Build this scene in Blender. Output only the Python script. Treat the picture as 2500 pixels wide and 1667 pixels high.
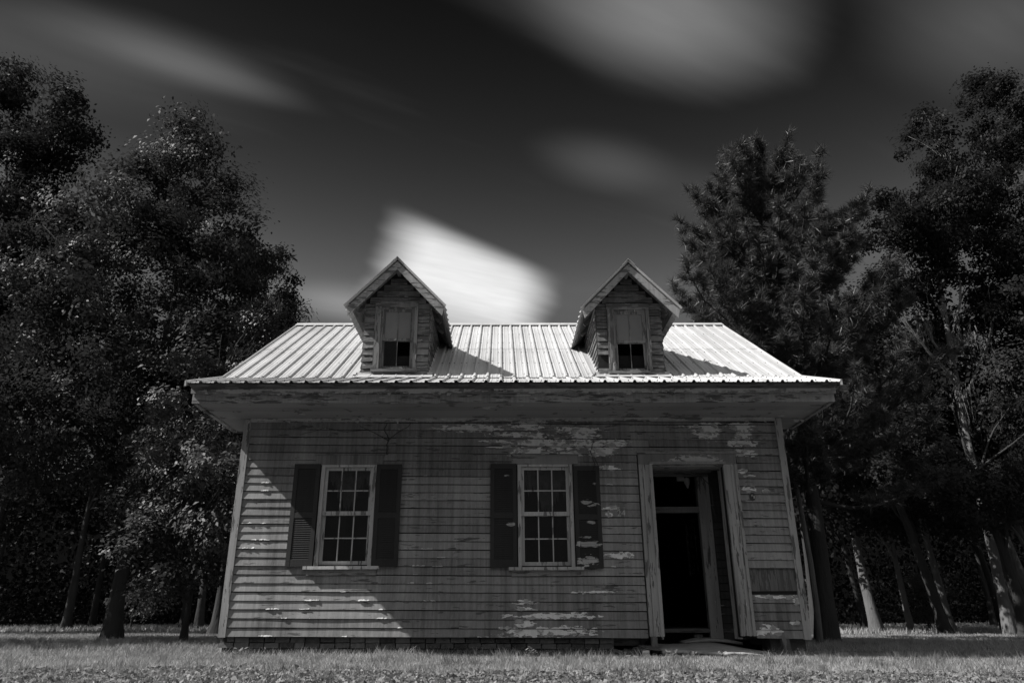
import bpy, math, random
import numpy as np
from mathutils import Vector, Matrix, noise as mnoise

for o in list(bpy.data.objects):
    bpy.data.objects.remove(o)
SC = bpy.context.scene
COL = SC.collection

# ------------------------------------------------------------------ camera
cam_data = bpy.data.cameras.new('camera')
cam = bpy.data.objects.new('camera', cam_data)
COL.objects.link(cam)
cam_data.sensor_fit = 'HORIZONTAL'
cam_data.sensor_width = 36.0
cam_data.lens = 1788.5 / 2500 * 36.0
cam_data.clip_start = 0.05
cam_data.clip_end = 3000
cam.matrix_world = Matrix((
    (0.99988036, 0.00092070, -0.01544084, 0.0),
    (-0.01412901, -0.35193691, -0.93591708, 0.0),
    (-0.00629590, 0.93602327, -0.35188179, 0.52),
    (0, 0, 0, 1)))
m3 = cam.matrix_world.to_3x3()
xa = Vector((0.99988036, -0.01412901, -0.0062959))
za = -Vector((0.01544084, 0.93591708, 0.35188179))
ya = za.cross(xa)
cam.matrix_world = Matrix(((xa.x, ya.x, za.x, 0), (xa.y, ya.y, za.y, 0), (xa.z, ya.z, za.z, 0.52), (0, 0, 0, 1)))
SC.camera = cam

# ------------------------------------------------------------------ light
SUN = Vector((-1.0, -0.23, 1.0)).normalized()      # towards the sun
SKY_STRENGTH = 0.10
SKY_RED = 20.0
FILL_CLOUD_SEED = 37.3  # keeps the added fill cloud clear of the view
SUN_STRENGTH = 4.6
EXPOSURE = 0.45

SC.view_settings.view_transform = 'Standard'
SC.view_settings.look = 'None'
SC.view_settings.exposure = EXPOSURE
SC.view_settings.gamma = 1.0
SC.view_settings.use_curve_mapping = False
SC.cycles.max_bounces = 5
SC.cycles.diffuse_bounces = 2
SC.cycles.use_adaptive_sampling = True
SC.cycles.adaptive_threshold = 0.02
SC.cycles.transparent_max_bounces = 12
SC.cycles.caustics_reflective = False
SC.cycles.caustics_refractive = False

sun_data = bpy.data.lights.new('sun', 'SUN')
sun_data.energy = SUN_STRENGTH
sun_data.angle = math.radians(0.55)
sun_data.color = (1.0, 0.985, 0.97)
sun = bpy.data.objects.new('sun', sun_data)
COL.objects.link(sun)
sun.rotation_euler = SUN.to_track_quat('Z', 'Y').to_euler()
sun.location = (-20, -5, 30)


class NT:
    """small helper to write node trees"""
    def __init__(s, tree):
        s.t = tree
        s.n = tree.nodes
        s.l = tree.links

    def add(s, typ, **kw):
        nd = s.n.new(typ)
        for k, v in kw.items():
            setattr(nd, k, v)
        return nd

    def put(s, sock, v):
        if isinstance(v, bpy.types.NodeSocket):
            s.l.new(v, sock)
        elif v is not None:
            if hasattr(sock, 'default_value'):
                try:
                    sock.default_value = v
                except Exception:
                    sock.default_value = (v, v, v, 1) if sock.type == 'RGBA' else (v, v, v)

    def math(s, op, a, b=None, c=None, clamp=False):
        nd = s.add('ShaderNodeMath', operation=op, use_clamp=clamp)
        s.put(nd.inputs[0], a)
        if b is not None: s.put(nd.inputs[1], b)
        if c is not None: s.put(nd.inputs[2], c)
        return nd.outputs[0]

    def vmath(s, op, a, b=None):
        nd = s.add('ShaderNodeVectorMath', operation=op)
        s.put(nd.inputs[0], a)
        if b is not None: s.put(nd.inputs[1], b)
        return nd.outputs['Value'] if op in ('DOT_PRODUCT', 'LENGTH', 'DISTANCE') else nd.outputs[0]

    def noise(s, vec, scale, detail=2, rough=0.5, w=None):
        nd = s.add('ShaderNodeTexNoise')
        if w is not None:
            nd.noise_dimensions = '4D'
            s.put(nd.inputs['W'], w)
        s.put(nd.inputs['Vector'], vec)
        s.put(nd.inputs['Scale'], scale)
        s.put(nd.inputs['Detail'], detail)
        s.put(nd.inputs['Roughness'], rough)
        return nd.outputs[0]

    def ramp(s, v, a, b, lo=0.0, hi=1.0, smooth=True):
        nd = s.add('ShaderNodeMapRange')
        nd.interpolation_type = 'SMOOTHSTEP' if smooth else 'LINEAR'
        nd.clamp = True
        s.put(nd.inputs['Value'], v)
        s.put(nd.inputs['From Min'], a)
        s.put(nd.inputs['From Max'], b)
        s.put(nd.inputs['To Min'], lo)
        s.put(nd.inputs['To Max'], hi)
        return nd.outputs[0]

    def mix(s, f, a, b):
        # a + f*(b-a) on grey values
        return s.math('ADD', s.math('MULTIPLY', a, s.math('SUBTRACT', 1.0, f)), s.math('MULTIPLY', b, f))

    def grey(s, v):
        nd = s.add('ShaderNodeCombineColor')
        for i in range(3): s.put(nd.inputs[i], v)
        return nd.outputs[0]

    def scaled(s, vec, sc):
        return s.vmath('MULTIPLY', vec, sc)


# ------------------------------------------------------------------ sky
world = bpy.data.worlds.new('World')
SC.world = world
world.use_nodes = True
wt = NT(world.node_tree)
wt.n.clear()
sky = wt.add('ShaderNodeTexSky')
sky.sky_type = 'NISHITA'
sky.sun_disc = False
sky.sun_elevation = math.asin(SUN.z)
sky.sun_rotation = math.atan2(SUN.x, SUN.y)
sky.altitude = 0
sky.air_density = 1.0
sky.dust_density = 0.6
sky.ozone_density = 1.0
sep = wt.add('ShaderNodeSeparateColor')
wt.l.new(sky.outputs[0], sep.inputs[0])
# a black-and-white picture taken through a red filter: only the red light of the sky counts
red = sep.outputs[0]
RED = red
tc = wt.add('ShaderNodeTexCoord')
dirv = wt.vmath('NORMALIZE', tc.outputs['Generated'])
sx = wt.add('ShaderNodeSeparateXYZ')
wt.l.new(dirv, sx.inputs[0])
dz = wt.math('MAXIMUM', sx.outputs[2], 0.06)
# polariser and filter: the blue overhead goes nearly black, paler towards the horizon
fall = wt.math('EXPONENT', wt.math('MULTIPLY', sx.outputs[2], -8.4))
red = wt.math('MINIMUM', wt.math('MULTIPLY', wt.math('MULTIPLY', RED, fall), SKY_RED), 0.80)
px = wt.math('DIVIDE', sx.outputs[0], dz)
py = wt.math('DIVIDE', sx.outputs[1], dz)
WA, WB = 0.883, 0.469
s_ = wt.math('ADD', wt.math('MULTIPLY', px, WA), wt.math('MULTIPLY', py, WB))
q_ = wt.math('ADD', wt.math('MULTIPLY', px, -WB), wt.math('MULTIPLY', py, WA))
cv = wt.add('ShaderNodeCombineXYZ')
wt.put(cv.inputs[0], wt.math('MULTIPLY', s_, 1.1))
wt.put(cv.inputs[1], wt.math('MULTIPLY', q_, 5.0))
streak = wt.noise(cv.outputs[0], 1.3, 3, 0.5)
streak_fine = wt.noise(cv.outputs[0], 5.0, 2, 0.5)
cloud = None
warp = wt.math('MULTIPLY', wt.math('SUBTRACT', streak, 0.5), 0.5)
warp = wt.math('ADD', warp, wt.math('MULTIPLY', wt.math('SUBTRACT', streak_fine, 0.5), 0.12))
# cloud bank positions on the cloud deck: x, y, half length along the wind, half width, brightness, edge
for (cx, cy, a, b, br, e0, e1) in [
        (-0.52, 2.30, 0.24, 0.16, 1.2, 1.5, 0.0),
        (0.31, 1.01, 0.25, 0.15, 1.3, 1.5, 0.0),
        (0.17, 1.02, 0.22, 0.08, 0.30, 1.7, 0.0),
        (0.24, 1.47, 0.14, 0.09, 0.30, 1.6, 0.0),
        (0.46, 1.58, 0.26, 0.09, 0.13, 1.7, 0.0),
        (-0.62, 1.12, 0.20, 0.075, 0.50, 1.5, 0.0),
        (-0.56, 1.18, 0.16, 0.04, 0.25, 1.6, 0.0),
        (0.90, 1.02, 0.20, 0.14, 0.50, 1.7, 0.0),
        (-0.87, 1.10, 0.30, 0.12, 0.28, 1.7, 0.0)]:
    cs, cq = WA * cx + WB * cy, -WB * cx + WA * cy
    u = wt.math('DIVIDE', wt.math('SUBTRACT', s_, cs), a)
    v = wt.math('DIVIDE', wt.math('SUBTRACT', q_, cq), b)
    d = wt.math('SQRT', wt.math('ADD', wt.math('MULTIPLY', u, u), wt.math('MULTIPLY', v, v)))
    d = wt.math('ADD', d, warp)
    g = wt.math('MULTIPLY', wt.ramp(d, e0, e1), br)
    cloud = g if cloud is None else wt.math('ADD', cloud, g)
# thin streaks everywhere else
gen = wt.math('MULTIPLY', wt.ramp(streak, 0.55, 0.85), 0.10)
# brighter cloud added mostly out of view to lift the fill light
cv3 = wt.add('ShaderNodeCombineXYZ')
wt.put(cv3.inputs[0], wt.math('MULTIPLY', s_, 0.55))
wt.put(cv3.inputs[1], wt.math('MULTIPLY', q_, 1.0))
cover = wt.noise(cv3.outputs[0], 0.5, 3, 0.5, w=FILL_CLOUD_SEED)
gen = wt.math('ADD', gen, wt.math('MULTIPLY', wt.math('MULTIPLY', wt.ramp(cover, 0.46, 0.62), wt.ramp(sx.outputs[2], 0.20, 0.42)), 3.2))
# the one bright bank low over the ridge: sharp windward edges, soft lee side
ca = wt.math('ADD', wt.math('MULTIPLY', px, 0.735), wt.math('MULTIPLY', py, 0.678))
cc = wt.math('ADD', wt.math('MULTIPLY', px, -0.678), wt.math('MULTIPLY', py, 0.735))
cv2 = wt.add('ShaderNodeCombineXYZ')
wt.put(cv2.inputs[0], wt.math('MULTIPLY', ca, 1.2))
wt.put(cv2.inputs[1], wt.math('MULTIPLY', cc, 6.0))
wn = wt.math('MULTIPLY', wt.math('SUBTRACT', wt.noise(cv2.outputs[0], 1.0, 2, 0.5), 0.5), 0.10)
c0 = wt.math('ADD', cc, wt.math('MULTIPLY', wn, 0.4))
a0 = wt.math('ADD', ca, wn)
dc = wt.math('SUBTRACT', cc, 1.43)
aL = wt.math('SUBTRACT', a0, wt.math('MULTIPLY', dc, 0.45))
aR = wt.math('SUBTRACT', a0, wt.math('MULTIPLY', dc, 0.8))
bank = wt.math('MULTIPLY', wt.ramp(c0, 1.37, 1.52), wt.ramp(c0, 2.25, 1.65))
bank = wt.math('MULTIPLY', bank, wt.math('MULTIPLY', wt.ramp(aL, 0.90, 1.10), wt.ramp(aR, 1.62, 1.36)))
inner = wt.math('ADD', 0.80, wt.math('MULTIPLY', wt.noise(cv2.outputs[0], 0.7, 2, 0.5), 0.4))
gen = wt.math('ADD', gen, wt.math('MULTIPLY', wt.math('MULTIPLY', bank, inner), 5.6))
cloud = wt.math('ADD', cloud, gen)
cloud = wt.math('MULTIPLY', cloud, wt.math('ADD', 0.85, wt.math('MULTIPLY', streak_fine, 0.3)))
fade = wt.ramp(sx.outputs[2], 0.02, 0.16)
cloud = wt.math('MULTIPLY', cloud, fade)
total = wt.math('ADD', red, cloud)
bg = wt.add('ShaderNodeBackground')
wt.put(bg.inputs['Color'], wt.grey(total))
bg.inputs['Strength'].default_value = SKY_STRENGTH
world.cycles.sampling_method = 'MANUAL'
world.cycles.sample_map_resolution = 256
wo = wt.add('ShaderNodeOutputWorld')
wt.l.new(bg.outputs[0], wo.inputs[0])

# ------------------------------------------------------------------ materials
MATS = {}


def new_mat(name):
    m = bpy.data.materials.new(name)
    m.use_nodes = True
    t = NT(m.node_tree)
    b = m.node_tree.nodes['Principled BSDF']
    MATS[name] = m
    return m, t, b


def set_spec(b, v):
    for k in ('Specular IOR Level', 'Specular'):
        if k in b.inputs:
            b.inputs[k].default_value = v
            return


def finish(t, b, grey, rough=0.7, spec=0.3, bump=None, bstr=0.4, bdist=0.01, metal=0.0):
    t.put(b.inputs['Base Color'], t.grey(grey))
    t.put(b.inputs['Roughness'], rough)
    set_spec(b, spec)
    b.inputs['Metallic'].default_value = metal
    if bump is not None:
        bn = t.add('ShaderNodeBump')
        bn.inputs['Strength'].default_value = bstr
        bn.inputs['Distance'].default_value = bdist
        t.put(bn.inputs['Height'], bump)
        t.l.new(bn.outputs[0], b.inputs['Normal'])


def common(t):
    geo = t.add('ShaderNodeNewGeometry')
    oi = t.add('ShaderNodeObjectInfo')
    return geo.outputs['Position'], oi.outputs['Random']


def patches(t, pos, plist, soft=1.0):
    """largest value of soft elliptical spots in wall coordinates (x, z)"""
    best = None
    for (x, z, rx, rz) in plist:
        v = t.vmath('MULTIPLY', t.vmath('SUBTRACT', pos, (x, 0, z)), (1 / rx, 0, 1 / rz))
        d = t.vmath('LENGTH', v)
        g = t.math('SUBTRACT', 1.45, d)
        best = g if best is None else t.math('MAXIMUM', best, g)
    return best


WALL_PATCHES = [(-0.47, 3.354, 0.4, 0.049), (0.47, 3.399, 0.22, 0.055), (0.28, 3.248, 0.38, 0.032), (0.57, 3.207, 0.13, 0.068), (1.25, 3.328, 0.32, 0.041), (1.32, 3.218, 0.19, 0.076), (0.62, 3.098, 0.43, 0.06), (0.94, 3.07, 0.13, 0.094), (1.45, 3.082, 0.24, 0.068), (1.83, 3.094, 0.16, 0.054), (0.46, 2.964, 0.29, 0.054), (1.1, 2.935, 0.24, 0.032), (1.61, 2.96, 0.16, 0.059), (1.73, 2.706, 0.15, 0.032), (-0.12, 3.141, 0.16, 0.016), (-0.04, 3.049, 0.19, 0.014), (1.69, 2.083, 0.13, 0.02), (1.66, 1.987, 0.05, 0.025), (3.33, 3.297, 0.17, 0.127), (3.22, 3.374, 0.25, 0.023), (3.87, 3.367, 0.17, 0.057), (3.89, 3.225, 0.11, 0.085), (3.86, 3.098, 0.17, 0.056), (3.9, 2.972, 0.12, 0.027), (3.91, 2.903, 0.15, 0.025), (3.81, 2.648, 0.07, 0.025), (3.91, 2.574, 0.07, 0.011), (3.84, 2.366, 0.12, 0.037), (4.12, 2.335, 0.05, 0.013), (3.9, 0.315, 0.18, 0.052), (4.01, 0.866, 0.29, 0.012), (4.08, 0.775, 0.29, 0.019), (4.39, 0.713, 0.05, 0.036), (4.31, 0.414, 0.05, 0.024), (0.72, 0.314, 0.5, 0.057), (0.8, 0.533, 0.52, 0.032), (0.35, 0.43, 0.11, 0.046), (0.36, 0.726, 0.14, 0.024), (0.33, 0.633, 0.1, 0.019), (0.03, 0.371, 0.07, 0.014), (1.4, 0.86, 0.3, 0.014), (1.78, 1.385, 0.2, 0.04)]
SHUTTER_PATCHES = [(1.31, 2.174, 0.08, 0.03), (1.42, 2.13, 0.07, 0.025), (1.29, 1.646, 0.06, 0.02), (1.31, 1.547, 0.15, 0.044), (1.3, 1.303, 0.11, 0.061), (1.45, 2.458, 0.04, 0.021), (1.37, 1.87, 0.05, 0.02), (0.15, 1.845, 0.05, 0.02), (0.09, 2.586, 0.03, 0.008)]


def paint_mat(name, base, wood, white, plist=None, chip=0.62, chip_soft=0.03, streak_amt=0.5, grain=(3, 3, 60), along='x', rnd_amt=0.25):
    """old paint: a grey film with run-off streaks, chipped to bare wood and with remains of a white coat"""
    m, t, b = new_mat(name)
    pos, rnd = common(t)
    w = t.math('MULTIPLY', rnd, 37.0)
    if along == 'x':
        gr_sc, ch_sc = (2.2, 2.2, 70.0), (3.2, 3.2, 22.0)
    else:
        gr_sc, ch_sc = (55.0, 55.0, 2.0), (18.0, 18.0, 2.6)
    st = t.noise(t.scaled(pos, (26.0, 26.0, 0.9)), 1.0, 3, 0.6)
    st2 = t.noise(t.scaled(pos, (5.0, 5.0, 0.5)), 1.0, 2, 0.5)
    big = t.noise(pos, 0.8, 2, 0.5)
    g = t.noise(t.scaled(pos, gr_sc), 1.0, 4, 0.65, w=w)
    fine = t.noise(pos, 90.0, 2, 0.6)
    tone = t.math('ADD', t.math('MULTIPLY', t.math('SUBTRACT', st, 0.5), streak_amt * 1.6), t.math('MULTIPLY', t.math('SUBTRACT', st2, 0.5), streak_amt * 1.5))
    tone = t.math('ADD', tone, t.math('MULTIPLY', t.math('SUBTRACT', big, 0.5), 0.7))
    tone = t.math('ADD', tone, t.math('MULTIPLY', t.math('SUBTRACT', rnd, 0.5), rnd_amt))
    tone = t.math('ADD', tone, t.math('MULTIPLY', t.math('SUBTRACT', fine, 0.5), 0.35))
    col = t.math('MULTIPLY', base, t.math('MAXIMUM', t.math('ADD', 1.0, tone), 0.25))
    chips = t.noise(t.scaled(pos, ch_sc), 1.0, 5, 0.62, w=w)
    bare = t.ramp(chips, chip, chip + chip_soft)
    woodc = t.math('MULTIPLY', wood, t.math('ADD', 0.45, t.math('MULTIPLY', g, 1.1)))
    col = t.mix(bare, col, woodc)
    if plist:
        pm = patches(t, pos, plist)
        shp = t.noise(t.scaled(pos, (9.0, 9.0, 60.0)), 1.0, 5, 0.7, w=w)
        vo = t.add('ShaderNodeTexVoronoi')
        vo.inputs['Scale'].default_value = 1.0
        wob = t.add('ShaderNodeTexNoise'); wob.inputs['Scale'].default_value = 9.0
        t.put(wob.inputs['Vector'], pos)
        t.put(vo.inputs['Vector'], t.vmath('ADD', t.scaled(pos, (11.0, 11.0, 30.0)), t.scaled(wob.outputs['Color'], (1.5, 1.5, 1.5))))
        vs_ = t.add('ShaderNodeSeparateColor'); t.l.new(vo.outputs['Color'], vs_.inputs[0])
        val = t.math('ADD', pm, t.math('MULTIPLY', t.math('SUBTRACT', shp, 0.5), 2.4))
        val = t.math('ADD', val, t.math('MULTIPLY', t.math('SUBTRACT', vs_.outputs[0], 0.5), 1.1))
        pmask = t.ramp(val, 0.40, 0.44)
    else:
        shp = t.noise(t.scaled(pos, ch_sc), 0.8, 5, 0.6, w=t.math('ADD', w, 9.0))
        pmask = t.ramp(shp, 0.66, 0.68)
    whitec = t.math('MULTIPLY', white, t.math('ADD', 0.75, t.math('MULTIPLY', st, 0.45)))
    col = t.mix(pmask, col, whitec)
    h = t.math('ADD', t.math('MULTIPLY', g, 0.5), t.math('MULTIPLY', pmask, 0.6))
    h = t.math('SUBTRACT', h, t.math('MULTIPLY', bare, 0.5))
    finish(t, b, col, rough=0.72, spec=0.25, bump=h, bstr=0.55, bdist=0.004)
    return m


CLAP = paint_mat('clapboard_paint', 0.25, 0.11, 0.88, WALL_PATCHES, chip=0.60, streak_amt=0.75, rnd_amt=0.45)
ENTRY_SHADE = paint_mat('entry_shade_paint', 0.08, 0.05, 0.4, None, chip=0.62, streak_amt=0.6)  # recess shade put into the colour: darker than the other clapboards
TRIM = paint_mat('trim_paint', 0.38, 0.14, 0.6, None, chip=0.56, along='z', streak_amt=0.35)
TRIM_H = paint_mat('trim_paint_level', 0.27, 0.12, 0.55, None, chip=0.57, streak_amt=0.35)
SASH = paint_mat('sash_paint', 0.50, 0.18, 0.7, None, chip=0.56, along='z', streak_amt=0.4)
FASCIA = paint_mat('fascia_paint', 0.33, 0.12, 0.6, None, chip=0.53, streak_amt=0.5)
FASCIA_U = paint_mat('fascia_upper_paint', 0.30, 0.11, 0.62, [(-2.6, 3.69, 1.1, 0.045), (-1.2, 3.68, 0.6, 0.04), (0.6, 3.69, 0.5, 0.04), (1.7, 3.68, 0.7, 0.04), (3.4, 3.69, 0.9, 0.045), (4.5, 3.68, 0.4, 0.03), (-3.9, 3.67, 0.4, 0.03)], chip=0.55, streak_amt=0.5)
SOFFIT = paint_mat('soffit_paint', 0.30, 0.16, 0.5, None, chip=0.58, streak_amt=0.1)
SHUT = paint_mat('shutter_paint', 0.042, 0.028, 0.5, SHUTTER_PATCHES, chip=0.66, streak_amt=0.3)
DORM = paint_mat('dormer_wood', 0.20, 0.10, 0.5, None, chip=0.5, streak_amt=0.5)
DORM_V = paint_mat('dormer_casing_wood', 0.22, 0.10, 0.5, None, chip=0.5, along='z', streak_amt=0.4)
DOORHDR = paint_mat('door_header_paint', 0.2, 0.12, 0.55, [(3.09, 2.837, 0.34, 0.055)], chip=0.66)
RAW = paint_mat('grey_timber', 0.19, 0.11, 0.2, None, chip=0.5, along='z', streak_amt=0.3)
RAW_H = paint_mat('grey_plank', 0.15, 0.09, 0.2, None, chip=0.5, streak_amt=0.2)


def simple(name, base, var=0.3, scale=8.0, rough=0.8, spec=0.2, bstr=0.4, bdist=0.01, detail=4, metal=0.0, rnd=0.3):
    m, t, b = new_mat(name)
    pos, rn = common(t)
    n = t.noise(pos, scale, detail, 0.6)
    n2 = t.noise(pos, scale * 7, 2, 0.6)
    v = t.math('ADD', 1.0, t.math('MULTIPLY', t.math('SUBTRACT', n, 0.5), var * 2.5))
    v = t.math('ADD', v, t.math('MULTIPLY', t.math('SUBTRACT', n2, 0.5), var))
    v = t.math('ADD', v, t.math('MULTIPLY', t.math('SUBTRACT', rn, 0.5), rnd))
    col = t.math('MULTIPLY', base, t.math('MAXIMUM', v, 0.15))
    finish(t, b, col, rough, spec, t.math('ADD', n, t.math('MULTIPLY', n2, 0.4)), bstr, bdist, metal)
    return m


SHEATH = simple('sheathing', 0.025, 0.4, 6)
INNER = simple('plaster_inside', 0.055, 0.4, 3)
BRICK = simple('old_brick', 0.12, 0.5, 14, bstr=0.8, rnd=0.9)
MORTAR = simple('old_mortar', 0.07, 0.4, 20, bstr=0.8)
SLAB = simple('worn_concrete', 0.42, 0.35, 5, bstr=0.5)
LAMPM = simple('lamp_shade', 0.3, 0.1, 5, rough=0.4)
DARKMETAL = simple('dark_metal', 0.05, 0.2, 10, rough=0.5, spec=0.4)
PANEBOARD = simple('boarded_pane', 0.17, 0.12, 4, rough=0.35, spec=0.5, bstr=0.05)
RAG = simple('torn_shade_cloth', 0.16, 0.5, 9)
NUMBER = simple('painted_digit', 0.62, 0.6, 30)
FLAKE = simple('paint_flake', 0.48, 0.5, 10)
STEM = simple('dry_stem', 0.05, 0.3, 10)

# metal roof sheet: dull galvanised, streaked down the slope, a few rusty runs
m, t, b = new_mat('roof_metal')
pos, rn = common(t)
n1 = t.noise(t.scaled(pos, (5.0, 0.6, 0.6)), 1.0, 4, 0.65, w=t.math('MULTIPLY', rn, 11.0))
n2 = t.noise(pos, 30, 3, 0.6)
n3 = t.noise(pos, 0.9, 3, 0.6)
runs = t.ramp(t.noise(t.scaled(pos, (16.0, 0.8, 0.8)), 1.0, 3, 0.6), 0.62, 0.80)
v = t.math('ADD', 1.0, t.math('MULTIPLY', t.math('SUBTRACT', n1, 0.5), 0.65))
v = t.math('ADD', v, t.math('MULTIPLY', t.math('SUBTRACT', n2, 0.5), 0.20))
v = t.math('ADD', v, t.math('MULTIPLY', t.math('SUBTRACT', n3, 0.5), 0.55))
v = t.math('ADD', v, t.math('MULTIPLY', t.math('SUBTRACT', rn, 0.5), 0.14))
v = t.math('MULTIPLY', v, t.math('SUBTRACT', 1.0, t.math('MULTIPLY', runs, 0.35)))
finish(t, b, t.math('MULTIPLY', 0.50, v), rough=0.5, spec=0.3, bump=t.math('ADD', n1, n3), bstr=0.12, bdist=0.02, metal=0.0)
ROOF = m

# window glass: dusty, mostly clear
m, t, b = new_mat('old_glass')
pos, rn = common(t)
t.n.remove(b)
out = t.n['Material Output']
tr = t.add('ShaderNodeBsdfTransparent'); tr.inputs[0].default_value = (0.8, 0.8, 0.8, 1)
gl = t.add('ShaderNodeBsdfGlossy'); gl.inputs['Roughness'].default_value = 0.04
gl.inputs['Color'].default_value = (0.8, 0.8, 0.8, 1)
df = t.add('ShaderNodeBsdfDiffuse'); df.inputs[0].default_value = (0.25, 0.25, 0.25, 1)
lw = t.add('ShaderNodeFresnel'); lw.inputs['IOR'].default_value = 1.45
mx1 = t.add('ShaderNodeMixShader'); mx2 = t.add('ShaderNodeMixShader')
t.l.new(lw.outputs[0], mx1.inputs[0]); t.l.new(tr.outputs[0], mx1.inputs[1]); t.l.new(gl.outputs[0], mx1.inputs[2])
dirt = t.ramp(t.noise(t.scaled(pos, (6, 6, 3)), 1.0, 5, 0.7, w=t.math('MULTIPLY', rn, 20.0)), 0.5, 0.85, 0.004, 0.10)
t.put(mx2.inputs[0], dirt); t.l.new(mx1.outputs[0], mx2.inputs[1]); t.l.new(df.outputs[0], mx2.inputs[2])
t.l.new(mx2.outputs[0], out.inputs[0])
GLASS = m


m, t, b = new_mat('dimmed_glass')  # glass colour darkened so less light shows through the side window
pos, rn = common(t)
t.n.remove(b)
tr = t.add('ShaderNodeBsdfTransparent')
gcol = t.ramp(t.noise(pos, 7.0, 3, 0.6), 0.55, 0.75, 0.05, 0.5)
t.put(tr.inputs[0], t.grey(gcol))
t.l.new(tr.outputs[0], t.n['Material Output'].inputs[0])
DIM_GLASS = m


def leaf_mat(name, base, rough=0.5, spec=0.3, trans=0.35, var=0.35, scale=1.2):
    m, t, b = new_mat(name)
    pos, rn = common(t)
    geo = t.add('ShaderNodeNewGeometry')
    n = t.noise(pos, scale, 2, 0.5)
    v = t.math('ADD', 1.0, t.math('MULTIPLY', t.math('SUBTRACT', n, 0.5), var * 2))
    v = t.math('ADD', v, t.math('MULTIPLY', t.math('SUBTRACT', geo.outputs['Random Per Island'], 0.5), var * 0.8))
    col = t.math('MULTIPLY', base, t.math('MAXIMUM', v, 0.2))
    finish(t, b, col, rough, spec)
    tl = t.add('ShaderNodeBsdfTranslucent')
    t.put(tl.inputs[0], t.grey(t.math('MULTIPLY', col, 1.0)))
    ms = t.add('ShaderNodeMixShader')
    ms.inputs[0].default_value = trans
    t.l.new(b.outputs[0], ms.inputs[1]); t.l.new(tl.outputs[0], ms.inputs[2])
    t.l.new(ms.outputs[0], t.n['Material Output'].inputs[0])
    return m


LEAF = leaf_mat('broad_leaf', 0.046, spec=0.15)
LEAF_P = leaf_mat('pale_shrub_leaf', 0.09)
LEAF_D = leaf_mat('dark_leaf', 0.028, spec=0.12)
LEAF_G = leaf_mat('glossy_leaf', 0.034, rough=0.5, spec=0.3, trans=0.15)
NEEDLE = leaf_mat('pine_needle', 0.075, rough=0.4, spec=0.35, trans=0.2)
CEDAR = leaf_mat('cedar_spray', 0.085, trans=0.2)
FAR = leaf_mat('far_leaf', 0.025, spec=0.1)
DEEP_SHADE = leaf_mat('wood_shade_leaf', 0.010, spec=0.05)  # leaf colour darkened to stand for shade inside the wood
ATTIC_SHADE = simple('attic_shade', 0.008, 0.2)  # attic darkness put into a near-black colour
BACKDROP = simple('backdrop_shade', 0.004, 0.4, 0.5, spec=0.0)  # near-black: the shade of the wood is put into the colour
GRASS = leaf_mat('grass_blade', 0.38, rough=0.5, spec=0.3, trans=0.35, var=0.6, scale=0.9)
CLOVER = leaf_mat('low_leaf', 0.22, rough=0.5, trans=0.25, var=0.7, scale=2.5)
WEED = leaf_mat('weed_leaf', 0.24, trans=0.3)
MOSS = leaf_mat('hanging_moss', 0.13, trans=0.2)


def bark_mat(name, base):
    m, t, b = new_mat(name)
    pos, rn = common(t)
    n = t.noise(t.scaled(pos, (14, 14, 2.0)), 1.0, 4, 0.65)
    n2 = t.noise(pos, 2.0, 3, 0.6)
    v = t.math('ADD', 0.35, t.math('ADD', t.math('MULTIPLY', n, 0.8), t.math('MULTIPLY', n2, 0.5)))
    finish(t, b, t.math('MULTIPLY', base, v), 0.9, 0.1, n, 1.0, 0.04)
    return m


BARK = bark_mat('dark_bark', 0.055)
BARK_L = bark_mat('pale_bark', 0.15)
BARK_P = bark_mat('lichen_bark', 0.17)

# ground under the grass
m, t, b = new_mat('lawn_soil')
pos, rn = common(t)
n1 = t.noise(pos, 0.35, 3, 0.6)
n2 = t.noise(pos, 9.0, 4, 0.7)
n3 = t.noise(pos, 60.0, 3, 0.7)
v = t.math('ADD', t.math('MULTIPLY', n1, 0.6), t.math('ADD', t.math('MULTIPLY', n2, 0.5), t.math('MULTIPLY', n3, 0.6)))
finish(t, b, t.math('MULTIPLY', 0.11, v), 0.95, 0.05, t.math('ADD', n2, n3), 0.8, 0.03)
SOIL = m

# ------------------------------------------------------------------ mesh helpers


def link(name, me, parent=None, loc=None):
    o = bpy.data.objects.new(name, me)
    COL.objects.link(o)
    if parent is not None:
        o.parent = parent
    if loc is not None:
        o.location = loc
    return o


def tag(o, label=None, cat=None, group=None, kind=None):
    if label: o['label'] = label
    if cat: o['category'] = cat
    if group: o['group'] = group
    if kind: o['kind'] = kind
    return o


def empty(name, loc, label, cat, group=None):
    o = link(name, None, None, loc)
    o.empty_display_size = 0.2
    return tag(o, label, cat, group)


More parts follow.
